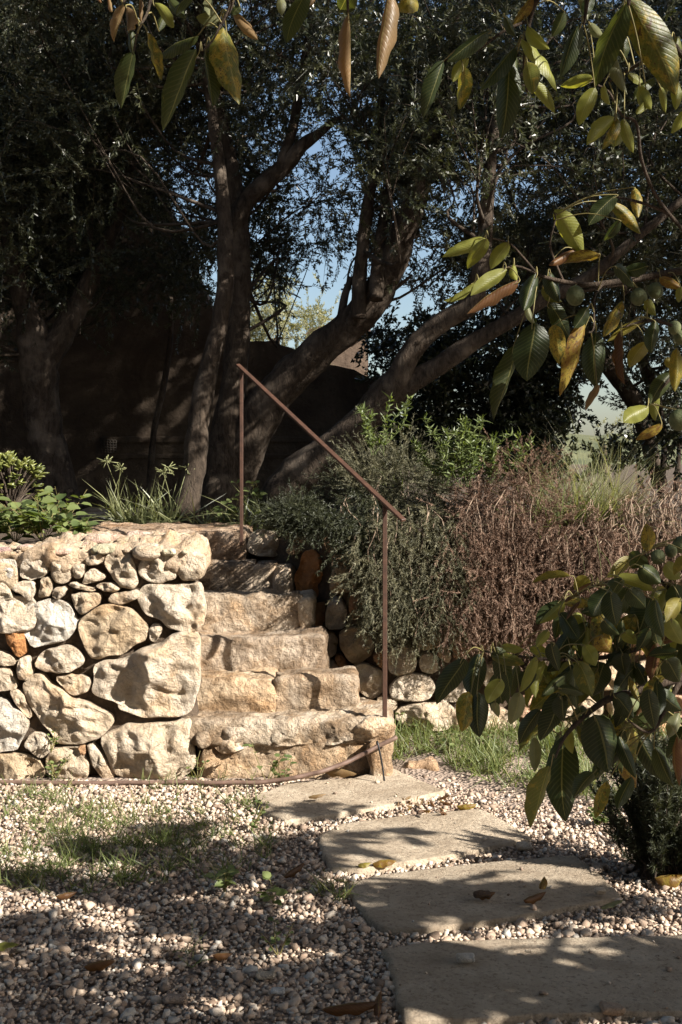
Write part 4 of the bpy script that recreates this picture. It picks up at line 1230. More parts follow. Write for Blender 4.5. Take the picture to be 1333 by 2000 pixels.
def build_grass():
    # lawn patch by the right wall
    m = 900; n = m * 13
    tx = RNG.uniform(0.27, 2.6, m); ty = RNG.uniform(5.1, 6.42, m)
    x = np.repeat(tx, 13) + RNG.normal(0, .018, n); y = np.repeat(ty, 13) + RNG.normal(0, .018, n)
    cl = np.repeat(np.array([noise.noise(Vector((a * 3.2, b * 3.2, 2.0))) for a, b in zip(tx, ty)]) + RNG.normal(0, .1, m), 13)
    k = (cl > 0.28 - 0.62 * np.clip((y - 5.2) / 0.8, 0, 1))
    x, y = x[k], y[k]
    keep = np.ones(len(x), bool)
    for p in SLAB_POLY: keep &= ~in_poly_np(x, y, grow_poly(p, .02))
    x, y = x[keep], y[keep]
    z = 0.03 * np.clip(y - 5, 0, 1)
    o = blades('grass', None, np.stack([x, y, z], 1), (.04, .15), (.003, .006), (-.1, -.1), 'grass', .5)
    tag(o, 'sunlit green grass and weeds along the foot of the right wall', 'grass', None, 'stuff')
    # thin grass sprouting through the gravel at the left
    c = [(60,1560,70,30,260),(250,1595,150,26,330),(130,1650,120,40,520),(330,1640,130,40,420),(60,1715,80,30,260),(200,1700,90,40,300),(420,1690,60,30,120),(500,1590,60,30,90),(340,1530,100,14,120),(640,1740,30,14,70),(380,1880,30,30,16),(430,1640,110,25,180)]
    pts = []
    for px, py, rx, ry, m in c:
        for _ in range(max(2, m // 9)):
            q = G(px + random.gauss(0, rx * .6), py + random.gauss(0, ry * .6), 0)
            if any(in_poly(q.x, q.y, p) for p in SLAB_POLY) or q.y > 5.6: continue
            for _ in range(random.randint(4, 15)): pts.append((q.x + random.gauss(0, .014), q.y + random.gauss(0, .014), 0))
    o = blades('grass', None, np.array(pts), (.03, .12), (.002, .0045), (0, 0), 'grass', .7)
    tag(o, 'thin straggling grass sprouting through the gravel at the left', 'grass', None, 'stuff')
build_grass()

def clump(name, label, cat, px, py, d, n, h, w, rad, mat, lean=(0, 0), spread=.55, z=None, seeds=0):
    b = P(px, py, d)
    if z is not None: b.z = z
    root = empty(name, label, cat, b)
    a = RNG.random(n) * 6.283; r = np.sqrt(RNG.random(n)) * rad
    pts = np.stack([b.x + r * np.cos(a), b.y + r * np.sin(a) * .6, np.full(n, b.z)], 1)
    o = blades('blades', root, pts, h, w, lean, mat, spread)
    if n > 60: tag(o, kind='stuff')
    for k in range(seeds):
        mb = MB()
        q = b + Vector((random.uniform(-rad, rad), 0, 0)); e = q + Vector((random.gauss(lean[0] * .2, .1), random.gauss(0, .06), h[1] * random.uniform(1.0, 1.25)))
        tube(mb, spline([(q, .004), (q.lerp(e, .5) + Vector((0, 0, .04)), .0035), (e, .002)], 4), 5)
        for _ in range(26):
            s = e + Vector((random.gauss(0, .03), random.gauss(0, .03), random.gauss(0, .02)))
            tube(mb, [(e.lerp(s, .1), .0015), (s, .0045)], 4)
        mb.build('flower_stalk', M['pennisetum'], root)
    return root

def stem_leaf_plant(name, label, cat, base, n_stem, h, leaf_r, mat, lean=.3, group=None, per=(4, 7), rounded=True):
    """a little weed: stems and rounded leaves, each leaf a part of its own"""
    root = empty(name, label, cat, base, group)
    mb = MB()
    for s in range(n_stem):
        a = random.random() * 6.283
        tip = base + Vector((math.cos(a) * lean * h, math.sin(a) * lean * h, h * random.uniform(.6, 1.1)))
        mid = base.lerp(tip, .5) + Vector((random.gauss(0, .06) * h, random.gauss(0, .06) * h, .08 * h))
        path = spline([(base, .0022), (mid, .0018), (tip, .001)], 5)
        tube(mb, path, 5, cap=False)
        for k in range(random.randint(*per)):
            t = random.uniform(.25, 1.0); p = path[int(t * (len(path) - 1))][0]
            b = random.random() * 6.283
            dr = Vector((math.cos(b), math.sin(b) - .3, random.uniform(-.1, .7))).normalized()
            L = leaf_r * random.uniform(1.2, 2.2); W = leaf_r * random.uniform(1.1, 1.7) * (1 if rounded else .5)
            up = Vector((random.gauss(0, .35), random.gauss(-.35, .35), 1)); sdv = dr.cross(up).normalized(); nn = sdv.cross(dr)
            q0 = p + dr * L * .25
            V = [q0]; prof = [(.18, .75), (.5, 1.0), (.8, .62)] if rounded else [(.2, .7), (.5, 1.), (.8, .55)]
            for u, ww in prof:
                V += [q0 + dr * L * u - sdv * W * .5 * ww + nn * L * (.1 - .16 * u * u), q0 + dr * L * u - nn * L * (.02 + .16 * u * u), q0 + dr * L * u + sdv * W * .5 * ww + nn * L * (.1 - .16 * u * u)]
            V.append(q0 + dr * L - nn * L * .2)
            Fc = [(0, 2, 1), (0, 3, 2), (1, 2, 5, 4), (2, 3, 6, 5), (4, 5, 8, 7), (5, 6, 9, 8), (7, 8, 10), (8, 9, 10)]
            lm = MB(); lm.add(V, Fc, rnd=random.random()); tube(mb, [(p, .0012), (q0, .001)], 4, cap=False)
            lm.build('leaf', M[mat], root)
    mb.build('stem', M['petiole'], root)
    return root

def build_small_plants():
    top = 1.05
    # strap-leaved clumps on the terrace
    clump('strap_leaf_plant', 'sunlit clump of strap leaves left of the slender leaning trunk', 'plant', 285, 1000, 8.2, 240, (.16, .36), (.007, .014), .24, 'strap', (-.05, -.25), .7, top, 5)
    clump('strap_leaf_plant', 'dim clump of strap leaves between the trunk and the upper handrail post', 'plant', 505, 1010, 7.7, 90, (.16, .34), (.009, .017), .16, 'strap', (.1, -.2), .6, top)
    clump('strap_leaf_plant', 'small dark clump of narrow leaves at the base of the twin trunks', 'plant', 420, 1020, 8.0, 60, (.1, .22), (.007, .013), .16, 'strap', (0, -.2), .7, top)
    clump('ornamental_grass', 'bright feathery grass clump arching over the wall top', 'grass clump', 1135, 975, 6.62, 900, (.28, .66), (.002, .0042), .2, 'pennisetum', (.28, -.15), .42, top)
    clump('ornamental_grass', 'wide green arching blades beside the feathery grass clump', 'grass clump', 1060, 960, 6.5, 70, (.3, .55), (.005, .009), .2, 'grass', (-.2, -.2), .55, top)
    clump('ornamental_grass', 'few tall arching blades above the rosemary under the forked trunk', 'grass clump', 770, 905, 6.95, 12, (.3, .42), (.004, .007), .05, 'grass', (.35, 0), .3, 1.2)
    # whorled bright weeds over the rosemary
    for k, (px, py, d, ns, h, lab) in enumerate([
        (905, 930, 6.42, 15, .34, 'fresh green sprouting weed on the wall top between grey and brown creeper'),
        (868, 925, 6.45, 8, .32, 'pale leggy weed at the left of the fresh green sprouts'),
        (965, 925, 6.48, 8, .26, 'greyish leggy weed standing in the brown creeper top'),
        (735, 870, 6.5, 7, .3, 'young green sprouts on top of the rosemary under the forked trunk')]):
        b = P(px, py + 20, d)
        root = empty('sprouting_weed', lab, 'weed', b)
        mb = MB(); P_, D_ = [], []
        for s in range(ns):
            tip = b + Vector((random.gauss(0, .11), random.gauss(0, .06), h * random.uniform(.6, 1.1)))
            path = spline([(b + Vector((random.gauss(0, .04), 0, 0)), .0025), (b.lerp(tip, .5) + Vector((random.gauss(0, .02), 0, 0)), .002), (tip, .0012)], 6)
            tube(mb, path, 4, cap=False)
            for i, (p, r) in enumerate(path[3:]):
                for w in range(6):
                    a = w / 6 * 6.283 + i
                    P_.append(p[:]); D_.append((math.cos(a), math.sin(a), .5 + .4 * (i > 7)))
        mb.build('stem', M['weed'], root)
        n = len(P_)
        L = RNG.uniform(.025, .05, n)
        tag(scatter('whorl_leaves', BLADES, P_, rot_to(D_), np.stack([L * 4.5, L, L], 1), M['weed'], root), kind='stuff')
    # broad-leaved weeds
    for k, (px, py, d, ns, h, lr, lab) in enumerate([
        (30, 1062, 6.15, 14, .19, .036, 'leafy green weed on the wall top at the far left edge'),
        (85, 1062, 6.1, 14, .22, .038, 'tallest leafy weed on the wall top with heart shaped leaves'),
        (150, 1060, 6.05, 12, .11, .034, 'low round leaved weed at the right end of the wall top weeds'),
        (-60, 1062, 6.1, 8, .16, .028, 'leafy weed on the wall top running out of the left edge'),
        (55, 1050, 6.4, 12, .22, .034, 'weed standing behind the wall top weeds by the pale paving'),
        (115, 1045, 6.6, 8, .26, .03, 'upright weed stem with leaves in front of the pale paving'),
        (530, 1035, 7.35, 8, .15, .03, 'broad leaved weed right of the upper handrail post'),
        (445, 1030, 7.9, 8, .18, .03, 'broad leaved weed behind the top step left of the post'),
        (590, 1040, 7.0, 8, .14, .022, 'dark leafy weed above the round stones beside the top step'),
        (500, 1000, 7.9, 8, .22, .028, 'shaded leafy weed between the upper post and the leaning trunk')]):
        b = P(px, py, d); b.z = max(top, b.z) if px > 300 else b.z
        stem_leaf_plant('leafy_weed', lab, 'weed', b, ns, h, lr, 'weed', .75)
    for px, py, ns, h, lr, lab in [
        (522, 1532, 3, .17, .020, 'little vine weed with round leaves in front of the lowest step'),
        (550, 1530, 4, .11, .017, 'small pale green weed beside the brown hose at the lowest step'),
        (388, 1525, 3, .12, .010, 'tiny upright weed at the corner between boulder wall and steps'),
        (490, 1625, 4, .14, .012, 'spindly weed standing left of the nearest sunlit slab'),
        (440, 1745, 4, .08, .020, 'round leaved weed lying on the shaded gravel'),
        (535, 1765, 2, .07, .024, 'single drooping leaf weed on the gravel left of the shaded slab'),
        (545, 1870, 3, .11, .010, 'two stalked sprout on the gravel near the bottom'),
        (1170, 1612, 9, .07, .016, 'green leafy weed on the gravel beside the dark needle bush'),
        (110, 1520, 7, .10, .012, 'fine leaved weed at the foot of the boulder wall'),
        (100, 1470, 5, .09, .010, 'delicate trailing weed growing out of a wall joint'),
        (880, 1480, 9, .12, .014, 'leafy weed in the grass right of the first slab'),
        (800, 1440, 9, .14, .014, 'leafy weed in the grass under the lower handrail post'),
        (960, 1470, 9, .10, .014, 'leafy weed in the grass below the hanging walnut leaves')]:
        b = G(px, py, 0.0)
        if px == 100: b = P(px, py, 5.6)
        stem_leaf_plant('small_weed', lab, 'weed', b, ns, h, lr, 'weed', .5)
    # jade plant at the left edge
    b = P(22, 1000, 7.6)
    root = empty('jade_plant', 'round bush of thick yellow green leaves at the left edge', 'bush', b)
    mb = MB()
    lm = MB()
    V = []; Fc = []
    for i in range(5):
        t = i / 4
        for k in range(6):
            a = k / 6 * 6.283; w = math.sin(math.pi * (t * .86 + .1)) ** .7
            V.append((math.cos(a) * .012 * w, math.sin(a) * .005 * w - .010 * t * t, t * .042))
    for i in range(4):
        for k in range(6): Fc.append((i * 6 + k, i * 6 + (k + 1) % 6, i * 6 + 6 + (k + 1) % 6, i * 6 + 6 + k))
    Fc.append((0, 5, 4, 3, 2, 1)); Fc.append(tuple(range(24, 30)))
    metas = []
    for q in range(6):
        l2 = MB(); l2.add(V, Fc, rnd=q / 6); me = l2.mesh('leaf'); me.materials.append(M['succulent']); metas.append(me)
    cnt = 0
    for s in range(64):
        a = random.random() * 6.283; e = random.uniform(.05, 1.75)
        dirv = Vector((math.cos(a) * math.sin(e), math.sin(a) * math.sin(e), math.cos(e) * 1.0))
        tip = b + Vector((dirv.x * .22, dirv.y * .2, (.12 + dirv.z * .22)))
        tube(mb, spline([(b, .012), (b.lerp(tip, .6) + Vector((0, 0, .03)), .005), (tip, .004)], 4), 6)
        for k in range(8):
            an = k * 2.4; el = .35 + .12 * k
            dd = (dirv + Vector((math.cos(an) * el, math.sin(an) * el, .2))).normalized()
            o = bpy.data.objects.new('leaf', random.choice(metas)); link(o, root)
            o.matrix_local = Matrix.Translation(tip - dirv * .006 * k) @ dd.to_track_quat('Z', 'Y').to_matrix().to_4x4() @ Matrix.Scale(random.uniform(1.0, 1.5), 4)
            cnt += 1
    mb.build('stem', M['bark'], root)
    # rosemary bush at the lower right
    b = G(1285, 1712, 0)
    root = empty('rosemary_bush', 'dark needle leaved bush beside the shaded slab at the right edge', 'bush', b)
    mb = MB(); P_, D_ = [], []
    for s in range(85):
        a = random.random() * 6.283
        sp = random.random()
        tip = b + Vector((math.cos(a) * .24 * sp, math.sin(a) * .2 * sp, random.uniform(.25, .5) - .16 * sp))
        path = spline([(b + Vector((random.gauss(0, .05), random.gauss(0, .05), 0)), .004), (b.lerp(tip, .5) + Vector((0, 0, -.03)), .003), (tip, .0015)], 6)
        tube(mb, path, 4, cap=False)
        for p, r in path[4:]:
            for _ in range(2):
                P_.append(p[:]); D_.append((tip - b + Vector((random.gauss(0, .1), random.gauss(0, .1), .1)))[:])
    mb.build('stem', M['bark'], root)
    n = len(P_)
    src = [needle_src(34, 0.07, 0.03, 0.004, 1.1) for _ in range(4)]
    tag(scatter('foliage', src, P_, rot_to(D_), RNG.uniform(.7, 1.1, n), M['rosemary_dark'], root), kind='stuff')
build_small_plants()

# ------------------------------------------------------------------ large leaves
LEAFCOL = {'g': (0.034, 0.045, 0.016, .25), 'd': (0.020, 0.030, 0.011, .15), 'y': (0.15, 0.16, 0.04, .3), 's': (0.085, 0.095, 0.024, .95),  # the two darkest greens hold the shade of backlit leaf faces
           'o': (0.14, 0.078, 0.02, .9), 'b': (0.17, 0.115, 0.065, .2), 'r': (0.10, 0.048, 0.022, .3), 'p': (0.13, 0.14, 0.085, .1), 'w': (0.16, 0.14, 0.03, .7)}

def leaf_mesh(p0, p1, w, nrm, fold, sag, curl, wav, seed):
    ax = p1 - p0; L = ax.length; ax.normalize()
    nrm = (nrm - ax * nrm.dot(ax)).normalized(); sd_ = ax.cross(nrm)
    NU, NV = 14, 3
    V, UV, Fc = [], [], []
    for i in range(NU + 1):
        u = i / NU
        hw = 0.5 * w * max(0.012, math.sin(math.pi * u ** 0.86) ** 0.62 * (1 - 0.35 * u ** 7))
        c = p0 + ax * L * u + nrm * sag * L * 4 * u * (1 - u) + sd_ * (0.05 * L * math.sin(u * 3 + seed))
        tw = wav * 0.7 * (u - .5)
        for j in range(-NV, NV + 1):
            v = j / NV; av = abs(v)
            a = fold + curl * av
            x = math.cos(a) * v * hw; h = -math.sin(a) * av * hw if curl <= 1.0 else -math.sin(min(a, 2.4)) * av * hw
            h += wav * .22 * hw * av * math.sin(u * 19 + seed * 3 + (1.3 if v > 0 else 0)) + .05 * hw * noise.noise(Vector((u * 6, v * 2, seed)))
            q = c + sd_ * (x * math.cos(tw) - h * math.sin(tw)) + nrm * (h * math.cos(tw) + x * math.sin(tw))
            V.append(q); UV.append((u, v))
    m = 2 * NV + 1
    for i in range(NU):
        for j in range(m - 1):
            a = i * m + j
            Fc.append((a, a + 1, a + m + 1, a + m))
    mb = MB(); mb.add(V, Fc, UV)
    return mb

def add_leaf(name, p0, p1, w, nrm, kind, parent, fold=.3, sag=.06, curl=.25, wav=.3, label=None):
    seed = random.random() * 50
    col = LEAFCOL[kind]; k = random.uniform(.85, 1.15)
    o = leaf_mesh(p0, p1, w, nrm, fold, sag, curl, wav, seed).build(name, M['leaf'], parent, True, (col[0] * k, col[1] * k, col[2] * k, min(1, col[3] * random.uniform(.6, 1.2))))
    if label: o['label'] = label
    return o

# base x, y, tip x, y, visible width, kind  (traced from the photograph)
TOPLEFT = [(262,100,237,212,30,'g'),(252,58,264,108,25,'g'),(288,62,314,158,24,'s'),(390,100,313,252,36,'g'),(388,68,308,118,40,'g'),(428,42,384,32,34,'p'),
 (432,48,402,103,32,'g'),(402,98,413,211,34,'g'),(442,55,463,203,38,'s'),(455,20,502,80,26,'b'),(300,8,342,52,30,'y'),(240,8,225,82,22,'b'),(247,10,248,62,14,'b'),
 (276,-6,274,48,20,'b'),(412,-6,406,28,18,'p'),(592,-12,565,84,40,'g'),(545,-6,553,30,22,'p'),(680,25,686,190,30,'b'),(752,-14,748,152,54,'b'),(690,-24,660,22,50,'g'),
 (800,-20,800,25,60,'w'),(210,-8,222,24,14,'b'),(330,-8,360,40,24,'g'),(372,-8,345,30,26,'g'),(310,60,330,20,24,'g'),(468,10,455,30,20,'g'),(620,-30,602,14,26,'b'),(180,-30,196,6,20,'r')]
TOPRIGHT = [(1040,-6,1003,48,26,'o'),(1032,50,1072,97,34,'y'),(1010,90,935,175,32,'d'),(960,62,870,118,40,'d'),(868,118,825,232,34,'d'),(915,110,885,160,28,'y'),
 (905,130,897,215,24,'s'),(1022,75,1086,180,34,'y'),(1000,120,975,270,52,'d'),(1031,158,1085,221,24,'y'),(1102,22,1078,72,28,'g'),(1136,48,1090,150,38,'d'),(1150,45,1180,72,20,'p'),
 (1220,5,1170,170,46,'g'),(1195,95,1228,185,38,'p'),(1215,60,1216,120,34,'g'),(1235,-8,1312,190,82,'s'),(1318,70,1305,190,52,'s'),(1158,155,1095,165,26,'y'),(1162,170,1132,246,34,'y'),
 (1180,165,1192,205,22,'y'),(1228,143,1258,170,20,'y'),(1201,227,1147,285,20,'y'),(1203,229,1178,292,18,'s'),(1208,246,1205,285,22,'y'),(1220,231,1234,300,22,'y'),(1263,177,1247,223,22,'y'),
 (1290,170,1301,220,20,'y'),(1324,155,1317,215,26,'y'),(985,30,1010,70,26,'g'),(1130,-10,1150,40,22,'p'),(1160,-8,1140,30,26,'d'),(1010,105,1000,160,24,'g'),(1030,120,1040,185,20,'s'),
 (1250,165,1270,215,22,'y'),(1280,150,1240,195,24,'g'),(1340,215,1310,260,30,'y')]
MIDRIGHT = [(1205,380,1150,440,40,'d'),(1196,396,1250,458,36,'s'),(1235,366,1250,425,26,'s'),(1080,412,1143,495,34,'y'),(1105,416,1128,458,30,'y'),(1172,496,1090,520,22,'o'),
 (1128,489,1070,515,30,'r'),(947,462,866,506,24,'y'),(950,465,916,527,32,'y'),(993,473,960,527,34,'y'),(989,523,922,581,28,'y'),(928,550,866,587,16,'y'),(1005,515,1008,548,22,'y'),
 (1016,547,912,612,28,'r'),(1050,535,1020,605,50,'d'),(1028,593,1047,635,18,'p'),(1075,530,1090,592,46,'d'),(1070,595,1116,657,40,'d'),(1040,630,1035,745,72,'d'),(1085,634,1090,712,40,'s'),
 (1005,672,970,820,40,'g'),(1147,630,1090,772,42,'o'),(1165,650,1165,757,54,'d'),(1166,750,1147,803,40,'b'),(1220,588,1174,657,34,'s'),(1258,630,1186,665,22,'w'),(1213,645,1224,750,34,'r'),
 (1262,665,1232,719,30,'w'),(1278,626,1275,690,38,'g'),(1266,584,1280,618,26,'y'),(1313,726,1270,790,36,'g'),(1282,765,1282,822,28,'y'),(1266,792,1220,826,40,'y'),(1293,826,1243,861,22,'o'),
 (1324,680,1316,765,36,'w'),(1330,560,1325,592,22,'y'),(1150,600,1120,640,30,'d'),(1200,520,1240,560,30,'d'),(1300,700,1330,720,30,'w'),(1210,430,1180,470,26,'d'),(1290,540,1330,565,30,'o'),
 (1265,520,1215,530,30,'d'),(1060,560,1098,590,30,'s')]
LOWRIGHT = [(1265,1078,1262,1022,26,'s'),(1255,1082,1232,1110,40,'g'),(1115,1125,1040,1140,18,'w'),(1150,1128,1122,1152,32,'w'),(1240,1095,1185,1125,26,'w'),(1200,1124,1275,1155,26,'y'),
 (1250,1105,1290,1140,42,'g'),(1095,1172,1050,1222,34,'d'),(1165,1140,1100,1175,30,'r'),(1190,1145,1160,1205,40,'d'),(1192,1155,1205,1222,36,'d'),(1135,1175,1105,1210,30,'r'),(1280,1170,1296,1246,42,'g'),
 (1275,1170,1240,1240,56,'d'),(1320,1140,1333,1200,42,'g'),(1325,1238,1250,1268,40,'r'),(1280,1255,1276,1330,50,'r'),(1220,1235,1245,1260,26,'y'),(1175,1240,1195,1275,40,'o'),(905,1285,858,1378,42,'d'),
 (935,1276,922,1362,52,'d'),(965,1265,998,1358,40,'g'),(970,1315,985,1375,40,'d'),(920,1352,898,1428,34,'s'),(932,1352,940,1440,48,'d'),(1015,1352,996,1415,30,'p'),(968,1372,972,1402,18,'p'),
 (1040,1310,1028,1350,40,'d'),(1080,1255,1090,1312,30,'d'),(960,1278,1024,1300,28,'s'),(980,1262,1025,1268,16,'y'),(1035,1265,1075,1288,22,'y'),(1105,1320,1032,1385,46,'s'),(1090,1352,1055,1448,46,'d'),
 (1055,1385,1015,1455,34,'d'),(1095,1360,1105,1408,40,'d'),(1095,1437,1112,1605,62,'d'),(1077,1495,1033,1618,44,'s'),(1160,1510,1120,1560,44,'g'),(1160,1396,1190,1510,92,'d'),(1205,1400,1232,1497,80,'s'),
 (1220,1496,1240,1540,40,'o'),(1250,1430,1298,1530,48,'d'),(1278,1460,1318,1535,38,'g'),(1315,1360,1252,1432,56,'g'),(1328,1392,1305,1440,30,'p'),(1160,1312,1180,1376,46,'g'),(1216,1276,1220,1320,40,'d'),
 (1185,1296,1150,1360,50,'d'),(1260,1348,1272,1374,24,'y'),(1325,1440,1325,1535,26,'r'),(1108,1420,1120,1472,22,'y'),(1040,1440,1048,1508,18,'p'),(1215,1130,1190,1180,34,'g'),(1230,1150,1260,1190,36,'d'),
 (1150,1215,1120,1260,34,'d'),(1120,1200,1150,1240,30,'y'),(1300,1100,1330,1130,30,'y'),(1240,1200,1200,1250,36,'s'),(1310,1210,1330,1260,34,'y'),(1120,1290,1100,1340,30,'y'),(1300,1290,1330,1330,40,'g'),
 (1240,1300,1270,1345,36,'d'),(1290,1350,1330,1390,40,'d'),(1200,1360,1240,1400,40,'d'),(1130,1380,1150,1440,40,'d'),(1180,1210,1210,1240,34,'d'),(1070,1230,1050,1265,20,'y'),(1140,1260,1165,1300,26,'y'),
 (1330,1170,1300,1215,30,'w'),(1230,1265,1180,1300,34,'d'),(1100,1230,1130,1270,30,'y'),(1340,1420,1300,1480,34,'d'),(1345,1080,1320,1125,28,'w')]

def build_walnut():
    base = Vector((2.45, 2.25, 0))
    root = empty('walnut_tree', 'walnut tree with large yellowing leaves and green nuts reaching in from the right', 'tree', base)
    skel = []
    tw = MB()
    trunk = spline([(Vector((2.5, 2.2, -.1)), .17), (Vector((2.45, 2.25, .5)), .13), (Vector((2.38, 2.3, 1.1)), .115), (Vector((2.3, 2.28, 1.7)), .1), (Vector((2.2, 2.15, 2.6)), .07), (Vector((2.1, 2.0, 3.6)), .04)], 8)
    mb = MB(); tube(mb, trunk, 16, .2, 8.0, 2.0); mb.build('trunk', M['twig'], root)
    def br(pts, r0, r1, n='branch'):
        m = len(pts)
        path = spline([(p, r0 + (r1 - r0) * i / (m - 1)) for i, p in enumerate(pts)], 6)
        mb = MB(); tube(mb, path, 8, .12, 20.0, r0 * 99); mb.build(n, M['twig'], root)
        skel.extend(path)
        return path
    # lower branch with the big cluster
    br([trunk[16][0], Vector((1.6, 2.45, 1.15)), P(1420, 1300, 2.55), P(1333, 1322, 2.52), P(1250, 1347, 2.5), P(1180, 1370, 2.48), P(1110, 1430, 2.45), P(1085, 1480, 2.43)], .018, .002)
    br([P(1430, 1215, 2.6), P(1333, 1240, 2.58), P(1216, 1276, 2.55), P(1148, 1288, 2.54), P(1060, 1287, 2.52), P(1000, 1280, 2.5), P(945, 1272, 2.5)], .006, .002)
    br([trunk[18][0], Vector((1.5, 2.6, 1.25)), P(1430, 1215, 2.6), P(1333, 1170, 2.6), P(1270, 1110, 2.6), P(1262, 1072, 2.6)], .010, .002)
    br([P(1270, 1110, 2.6), P(1220, 1130, 2.58), P(1160, 1145, 2.56), P(1120, 1165, 2.55)], .006, .002)
    br([P(1333, 1322, 2.52), P(1300, 1385, 2.5), P(1270, 1430, 2.48), P(1225, 1405, 2.45)], .006, .002)
    # middle branch
    br([trunk[26][0], Vector((1.4, 2.6, 2.0)), P(1450, 520, 2.7), P(1340, 528, 2.7), P(1230, 547, 2.7), P(1140, 556, 2.68), P(1060, 540, 2.66), P(1045, 530, 2.66)], .014, .0025)
    br([P(1045, 530, 2.66), P(1020, 500, 2.65), P(993, 474, 2.64), P(950, 464, 2.63)], .003, .0015)
    br([P(1060, 540, 2.66), P(1010, 520, 2.65), P(975, 530, 2.64), P(930, 549, 2.63)], .003, .0015)
    br([P(1180, 553, 2.69), P(1162, 580, 2.66), P(1160, 640, 2.64), P(1150, 650, 2.63)], .003, .0018)
    br([P(1100, 548, 2.67), P(1075, 480, 2.66), P(1085, 430, 2.66), P(1082, 414, 2.66)], .003, .0015)
    br([P(1450, 620, 2.72), P(1340, 640, 2.7), P(1275, 625, 2.68), P(1215, 640, 2.66)], .007, .002)
    br([P(1400, 740, 2.75), P(1340, 720, 2.7), P(1290, 760, 2.68), P(1268, 790, 2.68)], .006, .002)
    # upper right shoot
    br([P(1470, 610, 2.5), P(1390, 520, 2.45), P(1335, 450, 2.4), P(1305, 415, 2.38), P(1275, 370, 2.35), P(1253, 310, 2.3), P(1243, 240, 2.26), P(1215, 225, 2.25), P(1190, 180, 2.22), P(1165, 165, 2.2)], .005, .0018)
    br([P(1305, 415, 2.38), P(1250, 395, 2.37), P(1205, 385, 2.36)], .004, .002)
    br([trunk[32][0], Vector((1.2, 2.0, 2.75)), P(1420, 60, 2.1), P(1310, 90, 2.12), P(1240, 130, 2.15), P(1190, 160, 2.18)], .010, .002)
    br([trunk[36][0], Vector((1.3, 1.9, 3.0)), P(1250, -120, 2.0), P(1150, -40, 2.05), P(1060, -10, 2.1), P(1035, 40, 2.12), P(1025, 120, 2.12), P(1030, 180, 2.12)], .010, .002)
    br([P(1150, -40, 2.05), P(1145, 20, 2.05), P(1140, 48, 2.05)], .005, .002)
    br([P(1250, -120, 2.0), P(1235, -40, 2.0), P(1228, 10, 2.0)], .006, .003)
    br([P(1035, 40, 2.12), P(985, 60, 2.1), P(930, 100, 2.08), P(870, 118, 2.06)], .003, .0015)
    # limb over the top to the left
    br([trunk[38][0], Vector((1.2, 1.8, 3.1)), Vector((.6, 1.85, 2.75)), P(800, -140, 1.95), P(640, -110, 1.95), P(520, -90, 1.95), P(470, -40, 1.95), P(448, 20, 1.95), P(432, 48, 1.95)], .013, .002)
    br([P(470, -40, 1.95), P(390, -60, 1.95), P(300, -40, 1.95), P(255, -10, 1.95), P(240, 5, 1.95)], .005, .0018)
    br([P(432, 48, 1.95), P(415, 80, 1.94), P(395, 100, 1.93)], .002, .0015)
    br([P(300, -40, 1.95), P(290, 20, 1.94), P(270, 60, 1.93), P(262, 100, 1.93)], .003, .0015)
    for x in (590, 680, 752, 800): br([P(x - 20, -115, 1.95), P(x - 4, -60, 1.95), P(x, -16 if x != 680 else 24, 1.95)], .004, .002)

    def place(lst, d, spread):
        for bx, by, tx, ty, w, kind in lst:
            d0 = d + random.gauss(0, spread)
            p0, p1 = P(bx, by, d0), P(tx, ty, d0 + random.uniform(-.045, .045))
            L = (p1 - p0).length
            wv = w * d / F
            wf = max(wv, L * random.uniform(.36, .46))
            roll = math.acos(min(1, wv / wf)) * random.choice((-1, 1)) * .85 + random.gauss(0, .12)
            ax = (p1 - p0).normalized()
            n0 = Vector((0, -1, 0)) - ax * (-ax.y); n0.normalize()
            nr = Matrix.Rotation(roll, 3, ax) @ n0
            nr += Vector((0, 0, .15))
            dry = kind in 'br'
            add_leaf('leaf', p0, p1, wf, nr, kind, root, fold=random.uniform(.15, .5), sag=random.uniform(-.02, .1), curl=random.uniform(.7, 1.3) if dry else random.uniform(.05, .45), wav=random.uniform(.5, .9) if dry else random.uniform(.15, .5))
            q = min(skel, key=lambda s: (s[0] - p0).length)
            if .004 < (q[0] - p0).length < .7:
                mid = p0.lerp(q[0], .5) + Vector((0, 0, .015))
                tube(tw, spline([(q[0], .0015), (mid, .0012), (p0, .0011), (p0.lerp(p1, .12), .0007)], 4), 5, cap=False)
    place(TOPLEFT, 1.95, .035)
    place(TOPRIGHT, 2.12, .06)
    place(MIDRIGHT, 2.66, .05)
    place([(a, b, c, d_, w * 1.15, k) for a, b, c, d_, w, k in LOWRIGHT], 2.5, .075)
    extra = []
    for cx, cy, rx, ry, m, kinds in ((1200, 1190, 90, 55, 26, 'ydgsdg'), (1130, 1300, 90, 40, 16, 'ddgysg'), (1260, 1330, 70, 70, 22, 'ddgsrg'), (1190, 1440, 90, 60, 12, 'ddgs'), (1310, 1220, 40, 90, 14, 'ygdw'), (1020, 1310, 60, 30, 8, 'ddgy')):
        for _ in range(m):
            x, y = random.gauss(cx, rx * .6), random.gauss(cy, ry * .6)
            a = random.gauss(1.75, .55); L = random.uniform(48, 92)
            extra.append((x, y, x + math.cos(a) * L, y + math.sin(a) * L, L * random.uniform(.3, .62), random.choice(kinds)))
    place(extra, 2.56, .09)
    tag(tw.build('leaf_stalk', M['petiole'], root), kind='stuff')
